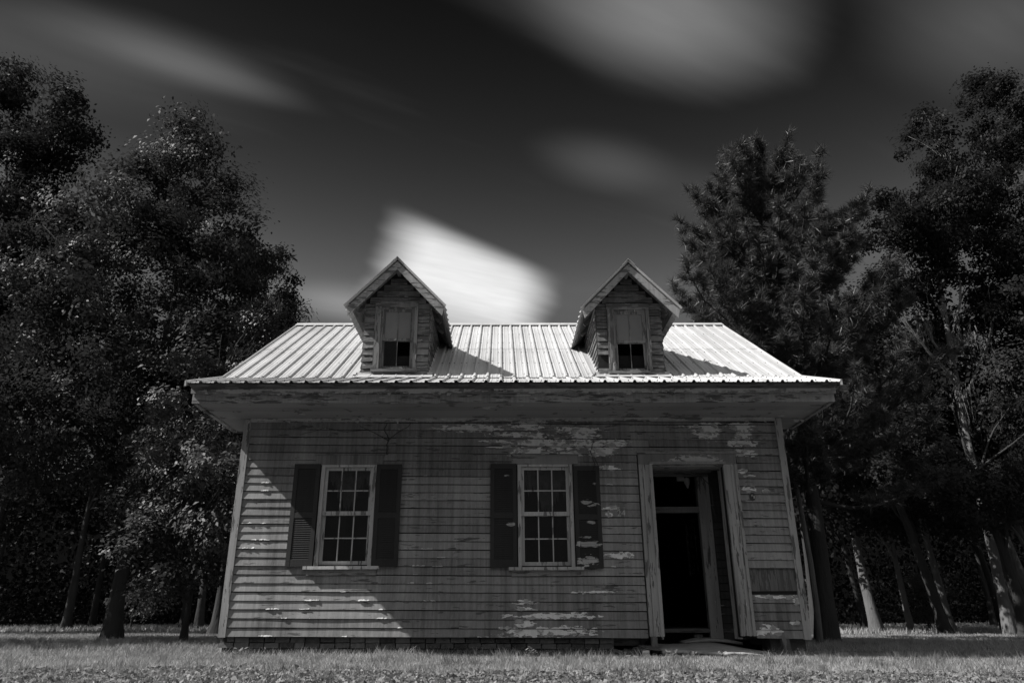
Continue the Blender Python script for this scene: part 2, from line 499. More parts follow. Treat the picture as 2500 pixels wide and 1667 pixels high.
class MB:
    def __init__(s):
        s.v = []
        s.f = []

    def add(s, verts, faces):
        n = len(s.v)
        s.v += [tuple(v) for v in verts]
        s.f += [tuple(i + n for i in f) for f in faces]
        return s

    def box(s, x0, x1, y0, y1, z0, z1):
        v = [(x0, y0, z0), (x1, y0, z0), (x1, y1, z0), (x0, y1, z0), (x0, y0, z1), (x1, y0, z1), (x1, y1, z1), (x0, y1, z1)]
        f = [(0, 3, 2, 1), (4, 5, 6, 7), (0, 1, 5, 4), (1, 2, 6, 5), (2, 3, 7, 6), (3, 0, 4, 7)]
        return s.add(v, f)

    def hexa(s, p):
        f = [(0, 3, 2, 1), (4, 5, 6, 7), (0, 1, 5, 4), (1, 2, 6, 5), (2, 3, 7, 6), (3, 0, 4, 7)]
        return s.add(p, f)

    def prism(s, poly, axis, a, b):
        """poly: 2-D outline in the two other axes (x: (y,z), y: (x,z))"""
        n = len(poly)
        if axis == 'x':
            v = [(a, p, q) for p, q in poly] + [(b, p, q) for p, q in poly]
        elif axis == 'y':
            v = [(p, a, q) for p, q in poly] + [(p, b, q) for p, q in poly]
        else:
            v = [(p, q, a) for p, q in poly] + [(p, q, b) for p, q in poly]
        f = [tuple(range(n)), tuple(reversed(range(n, 2 * n)))]
        for i in range(n):
            j = (i + 1) % n
            f.append((i, i + n, j + n, j))
        return s.add(v, f)

    def tube(s, path, rad, n=6, cap=True):
        path = [Vector(p) for p in path]
        base = len(s.v)
        for i, p in enumerate(path):
            d = (path[min(i + 1, len(path) - 1)] - path[max(i - 1, 0)])
            d = d.normalized() if d.length > 1e-9 else Vector((0, 0, 1))
            a = d.cross(Vector((0.3, 1, 0.1))).normalized()
            c = d.cross(a)
            for k in range(n):
                t_ = 2 * math.pi * k / n
                s.v.append(tuple(p + (a * math.cos(t_) + c * math.sin(t_)) * rad[i]))
        for i in range(len(path) - 1):
            for k in range(n):
                k2 = (k + 1) % n
                s.f.append((base + i * n + k, base + i * n + k2, base + (i + 1) * n + k2, base + (i + 1) * n + k))
        if cap:
            s.f.append(tuple(base + (len(path) - 1) * n + k for k in range(n)))
        return s

    def build(s, name, mat, parent=None, off=None, smooth=False):
        me = bpy.data.meshes.new(name)
        v = s.v
        if off is not None:
            v = [(p[0] - off[0], p[1] - off[1], p[2] - off[2]) for p in v]
        me.from_pydata(v, [], s.f)
        me.materials.append(mat)
        if smooth:
            me.polygons.foreach_set('use_smooth', [True] * len(me.polygons))
        me.update()
        return link(name, me, parent)


def np_mesh(name, verts, k, mat, smooth=False):
    """verts: (n*k, 3) array, one polygon of k corners for every k vertices"""
    verts = np.asarray(verts, dtype=np.float32).reshape(-1, 3)
    n = len(verts) // k
    me = bpy.data.meshes.new(name)
    me.vertices.add(len(verts))
    me.vertices.foreach_set('co', verts.ravel())
    me.loops.add(n * k)
    me.loops.foreach_set('vertex_index', np.arange(n * k, dtype=np.int32))
    me.polygons.add(n)
    me.polygons.foreach_set('loop_start', np.arange(0, n * k, k, dtype=np.int32))
    try:
        me.polygons.foreach_set('loop_total', np.full(n, k, dtype=np.int32))
    except Exception:
        pass
    me.materials.append(mat)
    me.update(calc_edges=True)
    return me


def gz(x, y):
    """lawn height"""
    xx = np.clip(x, -14.0, 16.0)
    return -0.0085 * xx + 0.015 * np.sin(x * 0.9 + y * 0.5) * np.cos(y * 0.7 - x * 0.3)


# ------------------------------------------------------------------ ground
def make_ground():
    ys = np.concatenate([np.linspace(-30, 4, 12), np.linspace(5, 30, 64), np.linspace(32, 120, 40), np.linspace(140, 900, 14)])
    xs = np.concatenate([np.linspace(-900, -80, 12), np.linspace(-70, -22, 20), np.linspace(-20, 22, 90), np.linspace(25, 70, 20), np.linspace(80, 900, 12)])
    X, Y = np.meshgrid(xs, ys)
    Z = gz(X, Y)
    v = np.stack([X, Y, Z], -1).reshape(-1, 3)
    nx, ny = len(xs), len(ys)
    f = []
    for j in range(ny - 1):
        for i in range(nx - 1):
            a = j * nx + i
            f.append((a, a + 1, a + nx + 1, a + nx))
    me = bpy.data.meshes.new('ground')
    me.from_pydata(v.tolist(), [], f)
    me.materials.append(SOIL)
    me.polygons.foreach_set('use_smooth', [True] * len(f))
    o = link('ground', me)
    tag(o, kind='structure', label='mown lawn and soil in front of the old house')


make_ground()

# ------------------------------------------------------------------ the house
HB = (0.22, 15.42, 0.0)
house = empty('abandoned_house', HB, 'derelict clapboard house with bright metal roof and two dormers', 'house')
XL, XR, YF, YB = -4.07, 4.51, 11.5, 19.34
rng = random.Random(7)


def H(mb, name, mat, parent=None, smooth=False):
    return mb.build(name, mat, parent or house, HB, smooth)


def hl(x, y, z):
    return (x - HB[0], y - HB[1], z - HB[2])


def wall_bottom(x):
    return 0.288 + (0.201 - 0.288) * (x - XL) / (XR - XL)


CRACK = 0.009


def claps(mb, a0, a1, zb0, zb1, h, fmap, tb=0.014, tt=-0.001, jit=0.004, seed=None):
    """one lapped board, its butt edge slightly wavy; fmap(along, out, z) -> world"""
    r = random.Random(seed if seed is not None else rng.random())
    L = abs(a1 - a0)
    n = max(1, min(9, int(L / 0.35)))
    vs, fs = [], []
    d0 = r.uniform(-0.0025, 0.0025)
    ph, am = r.uniform(0, 6), r.uniform(0.3, 1.0) * jit
    for i in range(n + 1):
        t_ = i / n
        a = a0 + (a1 - a0) * t_
        zb = zb0 + (zb1 - zb0) * t_ + r.uniform(-0.0015, 0.0015)
        o = tb + d0 + am * math.sin(ph + a * 2.3) + r.uniform(-0.001, 0.001)
        vs += [fmap(a, o, zb), fmap(a, tt, zb + h - CRACK), fmap(a, -0.012, zb + h - CRACK), fmap(a, 0.0, zb)]
    for i in range(n):
        b0, b1 = i * 4, i * 4 + 4
        for k in range(4):
            k2 = (k + 1) % 4
            fs.append((b0 + k, b1 + k, b1 + k2, b0 + k2))
    fs += [(0, 1, 2, 3), (n * 4 + 3, n * 4 + 2, n * 4 + 1, n * 4)]
    mb.add(vs, fs)


# ---- front wall with its openings
WINS = [dict(x0=-2.80, x1=-1.945, z0=1.25, z1=2.768), dict(x0=0.262, x1=1.119, z0=1.222, z1=2.766)]
DOOR = dict(x0=2.38, x1=3.507, z0=0.2, z1=2.757)
mb = MB()
Y0, Y1 = YF, YF + 0.12
cuts = sorted([(w['x0'] + 0.03, w['x1'] - 0.03, w['z0'] + 0.02, w['z1'] - 0.03) for w in WINS] + [(2.38, 3.507, -1, 2.757)])
xprev = XL
for (a, bb, c, d) in cuts:
    mb.box(xprev, a, Y0, Y1, wall_bottom(a) + 0.02, 3.62)
    if c > 0:
        mb.box(a, bb, Y0, Y1, wall_bottom(a) + 0.02, c)
    mb.box(a, bb, Y0, Y1, d, 3.62)
    xprev = bb
mb.box(xprev, XR, Y0, Y1, wall_bottom(XR) + 0.02, 3.62)
front = H(mb, 'front_wall', SHEATH)

ff = lambda a, o, z: (a, YF - 0.019 - o, z)
EXP = 0.1226
blocks = [(-2.83, -1.92, 1.17, 2.86), (0.235, 1.145, 1.15, 2.84), (2.15, 3.735, 0.0, 2.93), (3.735, 4.43, 0.87, 1.215)]
nrow = 27
for r in range(nrow):
    segs = [(XL + 0.075, XR - 0.075)]
    for (a, bb, c, d) in blocks:
        zc = wall_bottom((a + bb) / 2) + (r + 0.5) * EXP
        if c < zc < d:
            new = []
            for (s0, s1) in segs:
                if bb <= s0 or a >= s1:
                    new.append((s0, s1))
                else:
                    if a > s0: new.append((s0, a))
                    if bb < s1: new.append((bb, s1))
            segs = new
    for (s0, s1) in segs:
        # boards come in lengths: butt joints here and there
        pts = [s0]
        x = s0
        while True:
            x += rng.uniform(2.0, 4.2)
            if x > s1 - 0.5: break
            pts.append(x)
        pts.append(s1)
        for a, bb in zip(pts[:-1], pts[1:]):
            top = r == nrow - 1
            h = EXP if not top else 0.05
            mb = MB()
            sag, sag2 = rng.uniform(-0.004, 0.004), rng.uniform(-0.004, 0.004)
            claps(mb, a + 0.001, bb - 0.001, wall_bottom(a) + r * EXP + sag, wall_bottom(bb) + r * EXP + sag2, h, ff)
            H(mb, 'clapboard', CLAP, front)

# the bare patch where three boards are gone: rough vertical lining
mb = MB()
for i in range(5):
    x = 3.735 + i * 0.139
    mb.box(x + 0.002, x + 0.137, YF - 0.006 - 0.002 * (i % 2), YF + 0.005, 0.86, 1.235)
tag(H(mb, 'exposed_lining', RAW), label='dark bare lining where clapboards are missing')

# corner boards
for (x, s) in ((XL, 1), (XR, -1)):
    mb = MB()
    xa_, xb_ = (x - 0.02, x + 0.085) if s > 0 else (x - 0.085, x + 0.02)
    mb.box(xa_, xb_, YF - 0.042, YF + 0.004, wall_bottom(x) - 0.015, 3.505)
    mb.box(*((x - 0.03, x - 0.002) if s > 0 else (x + 0.002, x + 0.03)), YF - 0.02, YF + 0.1, wall_bottom(x) - 0.01, 3.505)
    H(mb, 'corner_board', TRIM)

# side and back walls, floor, ceiling
GW = [(XL, XL + 0.1, -1), (XR - 0.1, XR, 1)]
for (a, bb, s) in GW:
    mb = MB()
    zb = wall_bottom(XL if s < 0 else XR)
    if s > 0:   # one window in the right side wall
        wy0, wy1, wz0, wz1 = 16.95, 18.0, 1.4, 2.62
        mb.box(a, bb, YF + 0.12, wy0, zb, 3.6)
        mb.box(a, bb, wy1, YB, zb, 3.6)
        mb.box(a, bb, wy0, wy1, zb, wz0)
        mb.box(a, bb, wy0, wy1, wz1, 3.6)
    else:
        mb.box(a, bb, YF + 0.12, YB, zb, 3.6)
    mb.prism([(11.62, 3.601), (19.22, 3.601), (19.22, 4.1), (15.42, 6.5), (11.62, 4.1)], 'x', a, bb)
    w = H(mb, 'side_wall', SHEATH)
    sm = MB()
    for r in range(52):
        z = zb + r * EXP
        y0, y1 = YF + 0.1, YB
        if z > 3.9:
            inset = (z + EXP - 3.9) / 0.6466
            y0, y1 = 11.5 + inset, 19.34 - inset
        if y1 - y0 < 0.3: break
        spans = [(y0, y1)]
        if s > 0 and wz0 - 0.1 < z + 0.06 < wz1 + 0.1:
            spans = [(y0, wy0 - 0.08), (wy1 + 0.08, y1)]
        for (p, q) in spans:
            claps(sm, p, q, z, z, EXP, (lambda al, o, zz: (XR + 0.0125 + o, al, zz)) if s > 0 else (lambda al, o, zz: (XL - 0.0125 - o, al, zz)))
    sd = H(sm, 'siding', CLAP, w)
    sd['kind'] = 'stuff'
    if s > 0:
        fr = MB()
        for (p, q) in ((wy0 - 0.09, wy0 + 0.03), (wy1 - 0.03, wy1 + 0.09)):
            fr.box(bb - 0.08, bb + 0.03, p, q, wz0 - 0.05, wz1 + 0.1)
        fr.box(bb - 0.08, bb + 0.031, wy0 + 0.03, wy1 - 0.03, wz1 - 0.03, wz1 + 0.1)
        fr.box(bb - 0.08, bb + 0.05, wy0 - 0.12, wy1 + 0.12, wz0 - 0.09, wz0 - 0.051)
        for k in range(1, 4):
            zz = wz0 + (wz1 - wz0) * k / 4
            fr.box(bb - 0.05, bb - 0.02, wy0 + 0.03, wy1 - 0.03, zz - 0.012, zz + 0.012)
        for k in range(1, 3):
            yy = wy0 + (wy1 - wy0) * k / 3
            fr.box(bb - 0.051, bb - 0.019, yy - 0.012, yy + 0.012, wz0, wz1 - 0.03)
        sw = H(fr, 'side_window', SASH)
        for kz in range(4):
            for ky in range(3):
                gp = MB()
                gp.box(bb - 0.037, bb - 0.034, wy0 + 0.03 + (wy1 - wy0 - 0.06) * ky / 3, wy0 + 0.03 + (wy1 - wy0 - 0.06) * (ky + 1) / 3, wz0 + (wz1 - wz0 - 0.03) * kz / 4, wz0 + (wz1 - wz0 - 0.03) * (kz + 1) / 4)
                H(gp, 'pane', DIM_GLASS, sw)
mb = MB(); mb.box(XL + 0.1, XR - 0.1, YB - 0.1, YB, 0.25, 3.6); H(mb, 'back_wall', SHEATH)
mb = MB(); mb.box(XL + 0.1, 2.1, YF + 0.12, 12.58, 0.27, 0.33); mb.box(XL + 0.1, XR - 0.1, 12.585, YB - 0.1, 0.27, 0.33); H(mb, 'floor', RAW_H)
mb = MB(); mb.box(XL + 0.1, XR - 0.1, YF + 0.12, YB - 0.1, 3.44, 3.5); H(mb, 'ceiling', INNER)
mb = MB(); mb.box(-0.9, -0.8, YF + 0.121, YB - 0.1, 0.33, 3.44); mb.box(-0.8, 2.05, 14.6, 14.7, 0.33, 3.44); H(mb, 'partition', INNER)

# ---- recessed entry
mb = MB()
mb.box(2.05, 2.12, YF + 0.121, 12.6, 0.1, 3.0)
mb.box(3.98, 4.05, YF + 0.121, 12.6, 0.1, 3.0)
mb.box(2.12, 3.98, YF + 0.121, 12.6, 2.87, 2.95)
mb.box(3.45, 3.98, 12.62, 12.7, 0.15, 2.87)
mb.box(2.12, 2.35, 12.62, 12.7, 0.15, 2.87)
mb.box(2.35, 3.45, 12.62, 12.7, 2.8, 2.87)
entry = H(mb, 'entry_recess', INNER)
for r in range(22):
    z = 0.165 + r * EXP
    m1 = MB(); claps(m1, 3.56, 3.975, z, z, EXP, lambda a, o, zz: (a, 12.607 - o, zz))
    H(m1, 'clapboard', ENTRY_SHADE, entry)
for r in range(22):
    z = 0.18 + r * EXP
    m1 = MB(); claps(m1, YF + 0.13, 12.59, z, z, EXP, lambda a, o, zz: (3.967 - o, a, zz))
    H(m1, 'clapboard', ENTRY_SHADE, entry)
m1 = MB()
m1.box(3.357, 3.45, 12.56, 12.70, 0.155, 2.87); m1.box(3.45, 3.55, 12.575, 12.619, 0.155, 2.87); m1.box(3.50, 3.56, 12.565, 12.575, 0.155, 2.87)
H(m1, 'inner_door_casing', TRIM, entry)
m1 = MB(); m1.box(2.35, 3.357, 12.60, 12.68, 2.16, 2.25); m1.box(2.35, 3.357, 12.58, 12.599, 2.225, 2.255)
H(m1, 'transom_bar', TRIM_H, entry)
m1 = MB(); m1.box(2.99, 3.11, 12.40, 12.47, 2.66, 2.77); H(m1, 'lamp_base', LAMPM, entry)
m1 = MB(); m1.tube([(3.15, 12.43, 2.87), (3.15, 12.43, 2.72), (3.15, 12.42, 2.70), (3.155, 12.42, 2.62), (3.16, 12.42, 2.54)], [0.006, 0.008, 0.05, 0.045, 0.012], 10)
H(m1, 'lamp_shade', LAMPM, entry)
m1 = MB(); m1.tube([(3.05, 11.75, 2.80), (3.07, 11.75, 2.68), (3.2, 11.75, 2.64), (3.33, 11.75, 2.50), (3.37, 11.75, 2.3), (3.36, 11.75, 2.1), (3.4, 11.75, 1.98)], [0.006] * 7, 5)
H(m1, 'loose_wire', STEM, entry)
m1 = MB(); m1.box(2.35, 3.5, 11.66, 11.70, 2.70, 2.762); m1.box(2.36, 3.48, 12.05, 12.09, 2.74, 2.80); m1.box(2.36, 3.5, 12.32, 12.36, 2.72, 2.79)
H(m1, 'ceiling_batten', RAW_H, entry)

# door casing
def casing_leg(x0, x1, inner_right):
    m1 = MB()
    zb, zt = 0.245, 2.755
    m1.box(x0, x1, YF - 0.045, YF + 0.002, zb, zt)
    o = H(m1, 'door_casing', TRIM)
    prof = [(0.0, 0.045, 0.070), (0.065, 0.10, 0.056), (0.165, 0.215, 0.060)]
    if not inner_right:
        prof = [(x1 - x0 - q, x1 - x0 - p, d) for (p, q, d) in prof]
    for (p, q, d) in prof:
        m2 = MB(); m2.box(x0 + p, x0 + q, YF - d, YF - 0.0452, zb - 0.004, zt)
        H(m2, 'moulding', TRIM, o)
    return o


casing_leg(2.167, 2.383, True)
casing_leg(3.505, 3.72, False)
m1 = MB(); m1.box(2.167, 3.72, YF - 0.046, YF + 0.002, 2.756, 2.962); o = H(m1, 'door_header', DOORHDR)
m2 = MB(); m2.box(2.15, 3.737, YF - 0.072, YF - 0.0462, 2.925, 2.966); H(m2, 'moulding', TRIM_H, o)
m2 = MB(); m2.box(2.34, 3.55, YF - 0.062, YF - 0.0462, 2.757, 2.80); H(m2, 'moulding', TRIM_H, o)
for (a, bb) in ((2.352, 2.379), (3.508, 3.535)):
    m1 = MB(); m1.box(a, bb, YF + 0.003, YF + 0.30, 0.2, 2.755); H(m1, 'door_jamb', TRIM)
m1 = MB(); m1.box(2.379, 3.508, YF + 0.003, YF + 0.2, 2.73, 2.7555); H(m1, 'door_jamb', TRIM_H)

# ---- windows
pane_me = bpy.data.meshes.new('pane')
_p = MB().box(-0.5, 0.5, -0.0015, 0.0015, -0.5, 0.5)
pane_me.from_pydata(_p.v, [], _p.f)
pane_me.materials.append(GLASS)
board_me = pane_me.copy(); board_me.materials.clear(); board_me.materials.append(PANEBOARD)


def pane(parent, x0, x1, z0, z1, y, me=pane_me, tilt=0.0):
    o = link('pane', me, parent, hl((x0 + x1) / 2, y, (z0 + z1) / 2))
    o.scale = (x1 - x0, 1, z1 - z0)
    o.rotation_euler = (tilt + rng.uniform(-0.012, 0.012), 0, rng.uniform(-0.012, 0.012))
    return o


def sash(win, x0, x1, z0, z1, y, rows, cols, st=0.045, bot=0.06, top=0.045, mt=0.018, th=0.035, mat=SASH, panes=None, pname='sash'):
    mb = MB()
    mb.box(x0, x0 + st, y, y + th, z0, z1)
    mb.box(x1 - st, x1, y, y + th, z0, z1)
    mb.box(x0 + st, x1 - st, y + 0.001, y + th - 0.001, z0, z0 + bot)
    mb.box(x0 + st, x1 - st, y + 0.001, y + th - 0.001, z1 - top, z1)
    gx0, gx1, gz0, gz1 = x0 + st, x1 - st, z0 + bot, z1 - top
    for c in range(1, cols):
        xx = gx0 + (gx1 - gx0) * c / cols
        mb.box(xx - mt / 2, xx + mt / 2, y + 0.003, y + th - 0.004, gz0, gz1)
    for r in range(1, rows):
        zz = gz0 + (gz1 - gz0) * r / rows
        mb.box(gx0, gx1, y + 0.004, y + th - 0.005, zz - mt / 2, zz + mt / 2)
    s = H(mb, pname, mat, win)
    for r in range(rows):
        for c in range(cols):
            kind = panes[r][c] if panes else 1
            if kind == 0: continue
            a = gx0 + (gx1 - gx0) * c / cols
            bb = gx0 + (gx1 - gx0) * (c + 1) / cols
            p = gz0 + (gz1 - gz0) * r / rows
            q = gz0 + (gz1 - gz0) * (r + 1) / rows
            pane(win, a + 0.002, bb - 0.002, p + 0.002, q - 0.002, y + th * 0.5, pane_me if kind == 1 else board_me)
    return s


def torn(win, x0, x1, zt, y, drops, seed):
    """remains of a paper blind hanging behind the top sash"""
    r = random.Random(seed)
    mb = MB()
    n = 46
    prev = None
    for i in range(n + 1):
        t_ = i / n
        x = x0 + (x1 - x0) * t_
        k = t_ * (len(drops) - 1)
        i0 = int(min(k, len(drops) - 2))
        d = drops[i0] + (drops[i0 + 1] - drops[i0]) * (k - i0)
        d = max(0.01, d + r.uniform(-0.09, 0.09) * min(1, d * 4))
        cur = ((x, y + 0.012 * math.sin(x * 40), zt), (x, y + 0.012 * math.sin(x * 40) + 0.03, zt - d))
        if prev:
            mb.add([prev[0], cur[0], cur[1], prev[1]], [(0, 1, 2, 3)])
        prev = cur
    return H(mb, 'torn_blind', RAG, win)


for wi, w in enumerate(WINS):
    x0, x1, z0, z1 = w['x0'], w['x1'], w['z0'], w['z1']
    mb = MB()
    cw = 0.055
    mb.box(x0, x0 + cw, YF - 0.044, YF + 0.09, z0, z1)
    mb.box(x1 - cw, x1, YF - 0.044, YF + 0.09, z0, z1)
    mb.box(x0 + cw, x1 - cw, YF - 0.043, YF + 0.09, z1 - 0.035, z1)
    win = H(mb, 'window', SASH)
    m1 = MB()
    ov = 0.10 if wi == 0 else 0.092
    m1.box(x0 - ov, x1 + ov, YF - 0.046, YF - 0.001, z1 + 0.002, z1 + (0.15 if wi == 0 else 0.135))
    m1.box(x0 - ov - 0.015, x1 + ov + 0.015, YF - 0.06, YF - 0.001, z1 + (0.152 if wi == 0 else 0.137), z1 + (0.166 if wi == 0 else 0.15))
    H(m1, 'header_board', CLAP if wi == 0 else TRIM_H, win)
    m1 = MB(); m1.box(x0 - 0.145, x1 + 0.125, YF - 0.095, YF + 0.06, z0 - 0.048, z0 - 0.002); H(m1, 'sill', SASH, win)
    m1 = MB(); m1.box(x0 - 0.10, x1 + 0.08, YF - 0.042, YF - 0.001, z0 - 0.13, z0 - 0.05); H(m1, 'apron', TRIM_H, win)
    zm = 2.02 if wi == 0 else 1.999
    sash(win, x0 + cw + 0.002, x1 - cw - 0.002, zm - 0.02, z1 - 0.037, YF + 0.002, 2, 3)
    sash(win, x0 + cw + 0.002, x1 - cw - 0.002, z0 + 0.002, zm + 0.018, YF + 0.045, 2, 3, bot=0.075, top=0.04)
    if wi == 0:
        torn(win, x0 + 0.1, x1 - 0.08, z1 - 0.05, YF + 0.11, [0.16, 0.28, 0.45, 0.62, 0.55, 0.25, 0.16, 0.4], 3)
    else:
        torn(win, x0 + 0.08, x1 - 0.06, z1 - 0.05, YF + 0.11, [0.3, 0.38, 0.3, 0.6, 0.72, 0.5, 0.35, 0.55], 9)


def shutter(x0, x1, z0, z1, label, lean=0.0):
    yb = YF - 0.036
    yf = yb - 0.034
    mb = MB()
    st = 0.062
    mb.box(x0, x0 + st, yf, yb, z0, z1)
    mb.box(x1 - st, x1, yf, yb, z0, z1)
    zm = (z0 + z1) / 2 - 0.02
    for (p, q) in ((z0, z0 + 0.105), (zm - 0.04, zm + 0.04), (z1 - 0.08, z1)):
        mb.box(x0 + st, x1 - st, yf + 0.002, yb - 0.002, p, q)
    s = tag(H(mb, 'shutter', SHUT), label=label)
    for (p, q) in ((z0 + 0.105, zm - 0.04), (zm + 0.04, z1 - 0.08)):
        n = int((q - p) / 0.031)
        lm = MB()
        for i in range(n):
            z = p + (q - p) * (i + 0.5) / n
            j = rng.uniform(-0.002, 0.002)
            h = 0.02
            lm.hexa([(x0 + st, yf + 0.004, z - h + j), (x1 - st, yf + 0.004, z - h - j), (x1 - st, yf + 0.011, z - h - j), (x0 + st, yf + 0.011, z - h + j),
                     (x0 + st, yb - 0.012, z + h + j), (x1 - st, yb - 0.012, z + h - j), (x1 - st, yb - 0.005, z + h - j), (x0 + st, yb - 0.005, z + h + j)])
        H(lm, 'louvers', SHUT, s)['kind'] = 'stuff'
    return s


shutter(-3.215, -2.815, 1.245, 2.780, 'dark louvred shutter, sunlit at its foot')
shutter(-1.935, -1.545, 1.238, 2.770, 'dark louvred shutter in shade')
shutter(-0.162, 0.245, 1.215, 2.772, 'dark louvred shutter with few white flecks')
shutter(1.135, 1.542, 1.198, 2.735, 'dark louvred shutter with white paint scabs')

# painted house number
cu = bpy.data.curves.new('digits', 'FONT')
cu.body = '24'
cu.size = 0.135
cu.extrude = 0.0008
tmp = bpy.data.objects.new('digits', cu)
COL.objects.link(tmp)
bpy.context.view_layer.update()
me = bpy.data.meshes.new_from_object(tmp.evaluated_get(bpy.context.evaluated_depsgraph_get()))
bpy.data.objects.remove(tmp)
me.materials.clear(); me.materials.append(NUMBER)
o = link('painted_number', me, house, hl(1.785, YF - 0.0415, 1.962))
o.rotation_euler = (math.radians(90), 0, 0)
tag(o, label='faded house number 24')

# small junction plate on the wall right of the door
m1 = MB()
ring = [(3.915 + 0.045 * math.cos(k * math.pi / 6), 2.25 + 0.062 * math.sin(k * math.pi / 6)) for k in range(12)]
m1.prism(ring, 'y', YF - 0.044, YF - 0.02)
jp = H(m1, 'junction_plate', DARKMETAL)
m1 = MB()
m1.box(3.925, 3.945, YF - 0.058, YF - 0.0442, 2.22, 2.265); m1.box(3.895, 3.915, YF - 0.054, YF - 0.0442, 2.255, 2.28)
H(m1, 'clip', SASH, jp)

# ---- cornice: fascia boards, soffit, returns


def wavy(m1, x0, x1, y0, y1, z0, z1, amp, seed, n=30):
    r_ = random.Random(seed)
    p1_, p2_ = r_.uniform(0, 6), r_.uniform(0, 6)
    v, f = [], []
    for i in range(n + 1):
        x = x0 + (x1 - x0) * i / n
        dzz = amp * math.sin(x * 0.9 + p1_) + 0.5 * amp * math.sin(x * 2.7 + p2_)
        dy = r_.uniform(-0.3, 0.3) * amp
        j0 = r_.uniform(-0.4, 0.4) * amp
        v += [(x, y0 + dy, z0 + dzz + j0), (x, y1, z0 + dzz + j0), (x, y1, z1 + dzz), (x, y0 + dy, z1 + dzz)]
    for i in range(n):
        for k in range(4):
            k2 = (k + 1) % 4
            f.append((i * 4 + k, i * 4 + k2, i * 4 + 4 + k2, i * 4 + 4 + k))
    f += [(3, 2, 1, 0), (n * 4, n * 4 + 1, n * 4 + 2, n * 4 + 3)]
    m1.add(v, f)


for (p_, q_x) in ((-4.56, -0.9), (-0.898, 2.75), (2.752, 5.0)):
    m1 = MB(); wavy(m1, p_, q_x, 10.50, 10.54, 3.50, 3.640, 0.006, p_); H(m1, 'fascia_board', FASCIA)
for (p_, q_x) in ((-4.575, -2.3), (-2.297, 1.6), (1.603, 5.015)):
    m1 = MB(); wavy(m1, p_, q_x, 10.452, 10.492, 3.632, 3.722, 0.007, p_ + 5); H(m1, 'fascia_board', FASCIA_U)
m1 = MB(); m1.prism([(10.30, 3.735), (10.454, 3.70), (10.454, 3.76), (10.31, 3.752)], 'x', -4.56, 4.99); H(m1, 'drip_board', RAW_H)
nb = 4
for k in range(nb):
    y0 = 10.541 + k * (11.47 - 10.541) / nb
    y1 = 10.541 + (k + 1) * (11.47 - 10.541) / nb
    m1 = MB(); m1.box(-4.53, 4.97, y0 + 0.0015, y1 - 0.0015, 3.512 + 0.001 * (k % 2), 3.535); H(m1, 'soffit_board', SOFFIT)
m1 = MB(); m1.prism([(YF - 0.07, 3.511), (YF - 0.034, 3.46), (YF - 0.002, 3.46), (YF - 0.002, 3.511)], 'x', XL + 0.085, XR - 0.085); H(m1, 'bed_moulding', FASCIA)
for (xo, xi, yb, s) in ((-4.55, XL - 0.031, 12.29, -1), (4.99, XR + 0.031, 12.14, 1)):
    a, bb = sorted((xo, xi))
    for k in range(2):
        ya, yb_ = 11.4715 + k * (yb - 11.4715) / 2, 11.4715 + (k + 1) * (yb - 11.4715) / 2
        m1 = MB(); m1.box(a + 0.02, bb - 0.001, ya, yb_ - 0.003, 3.513, 3.535); H(m1, 'soffit_board', SOFFIT)
    m1 = MB()
    xa_ = xo - 0.012 if s < 0 else xo - 0.02
    m1.prism([(10.541, 3.50), (yb, 3.50), (yb, 4.25), (11.6, 4.10), (10.541, 3.72)], 'x', xa_, xa_ + 0.032)
    H(m1, 'return_fascia', FASCIA)
    m1 = MB()
    xm = xo + 0.021 if s < 0 else xo - 0.061
    m1.box(xm, xm + 0.04, 10.545, yb - 0.002, 3.485, 3.511); H(m1, 'return_moulding', FASCIA)
    m1 = MB(); m1.box(a + 0.021, bb, yb, yb + 0.03, 3.49, 4.3); H(m1, 'return_end', FASCIA)
# paint curls hanging from the bed moulding and the cornice
m1 = MB()
for k in range(46):
    x = rng.uniform(-4.4, 4.9)
    if rng.random() < 0.55:
        y, z = YF - 0.05, 3.475
    else:
        y, z = 10.44, 3.632
    w_, d_ = rng.uniform(0.02, 0.10), rng.uniform(0.012, 0.05)
    sk = rng.uniform(-0.03, 0.03)
    m1.add([(x, y, z), (x + w_, y, z), (x + w_ * 0.8 + sk, y - 0.012, z - d_), (x + w_ * 0.2 + sk, y - 0.01, z - d_ * rng.uniform(0.4, 1))], [(0, 1, 2, 3)])
# and from the lower edges of the clapboards: ragged curling fringe
for k in range(85):
    r = rng.randrange(0, 27)
    x = rng.uniform(-3.95, 4.3)
    if rng.random() < 0.45: x = rng.uniform(-3.98, -1.0)
    z = wall_bottom(x) + r * EXP
    inside = False
    for (a, bb, c, d) in blocks + [(-3.23, -1.53, 1.2, 2.8), (-0.18, 1.56, 1.18, 2.8)]:
        if a - 0.4 < x < bb + 0.02 and c - 0.05 < z < d + 0.12: inside = True
    if inside: continue
    y = YF - 0.031
    n_ = rng.randrange(2, 9)
    xx = x
    up0, out0 = rng.uniform(0.004, 0.02), 0.004
    for q in range(n_):
        w_ = rng.uniform(0.012, 0.04)
        up1, out1 = rng.uniform(0.003, 0.026), rng.uniform(0.002, 0.018)
        m1.add([(xx, y, z + up0), (xx + w_, y, z + up1), (xx + w_, y - out1, z + rng.uniform(-0.004, 0.006)), (xx, y - out0, z + rng.uniform(-0.003, 0.004))], [(0, 1, 2, 3)])
        xx += w_
        up0, out0 = up1, out1
H(m1, 'paint_flakes', FLAKE)['kind'] = 'stuff'
m1 = MB()
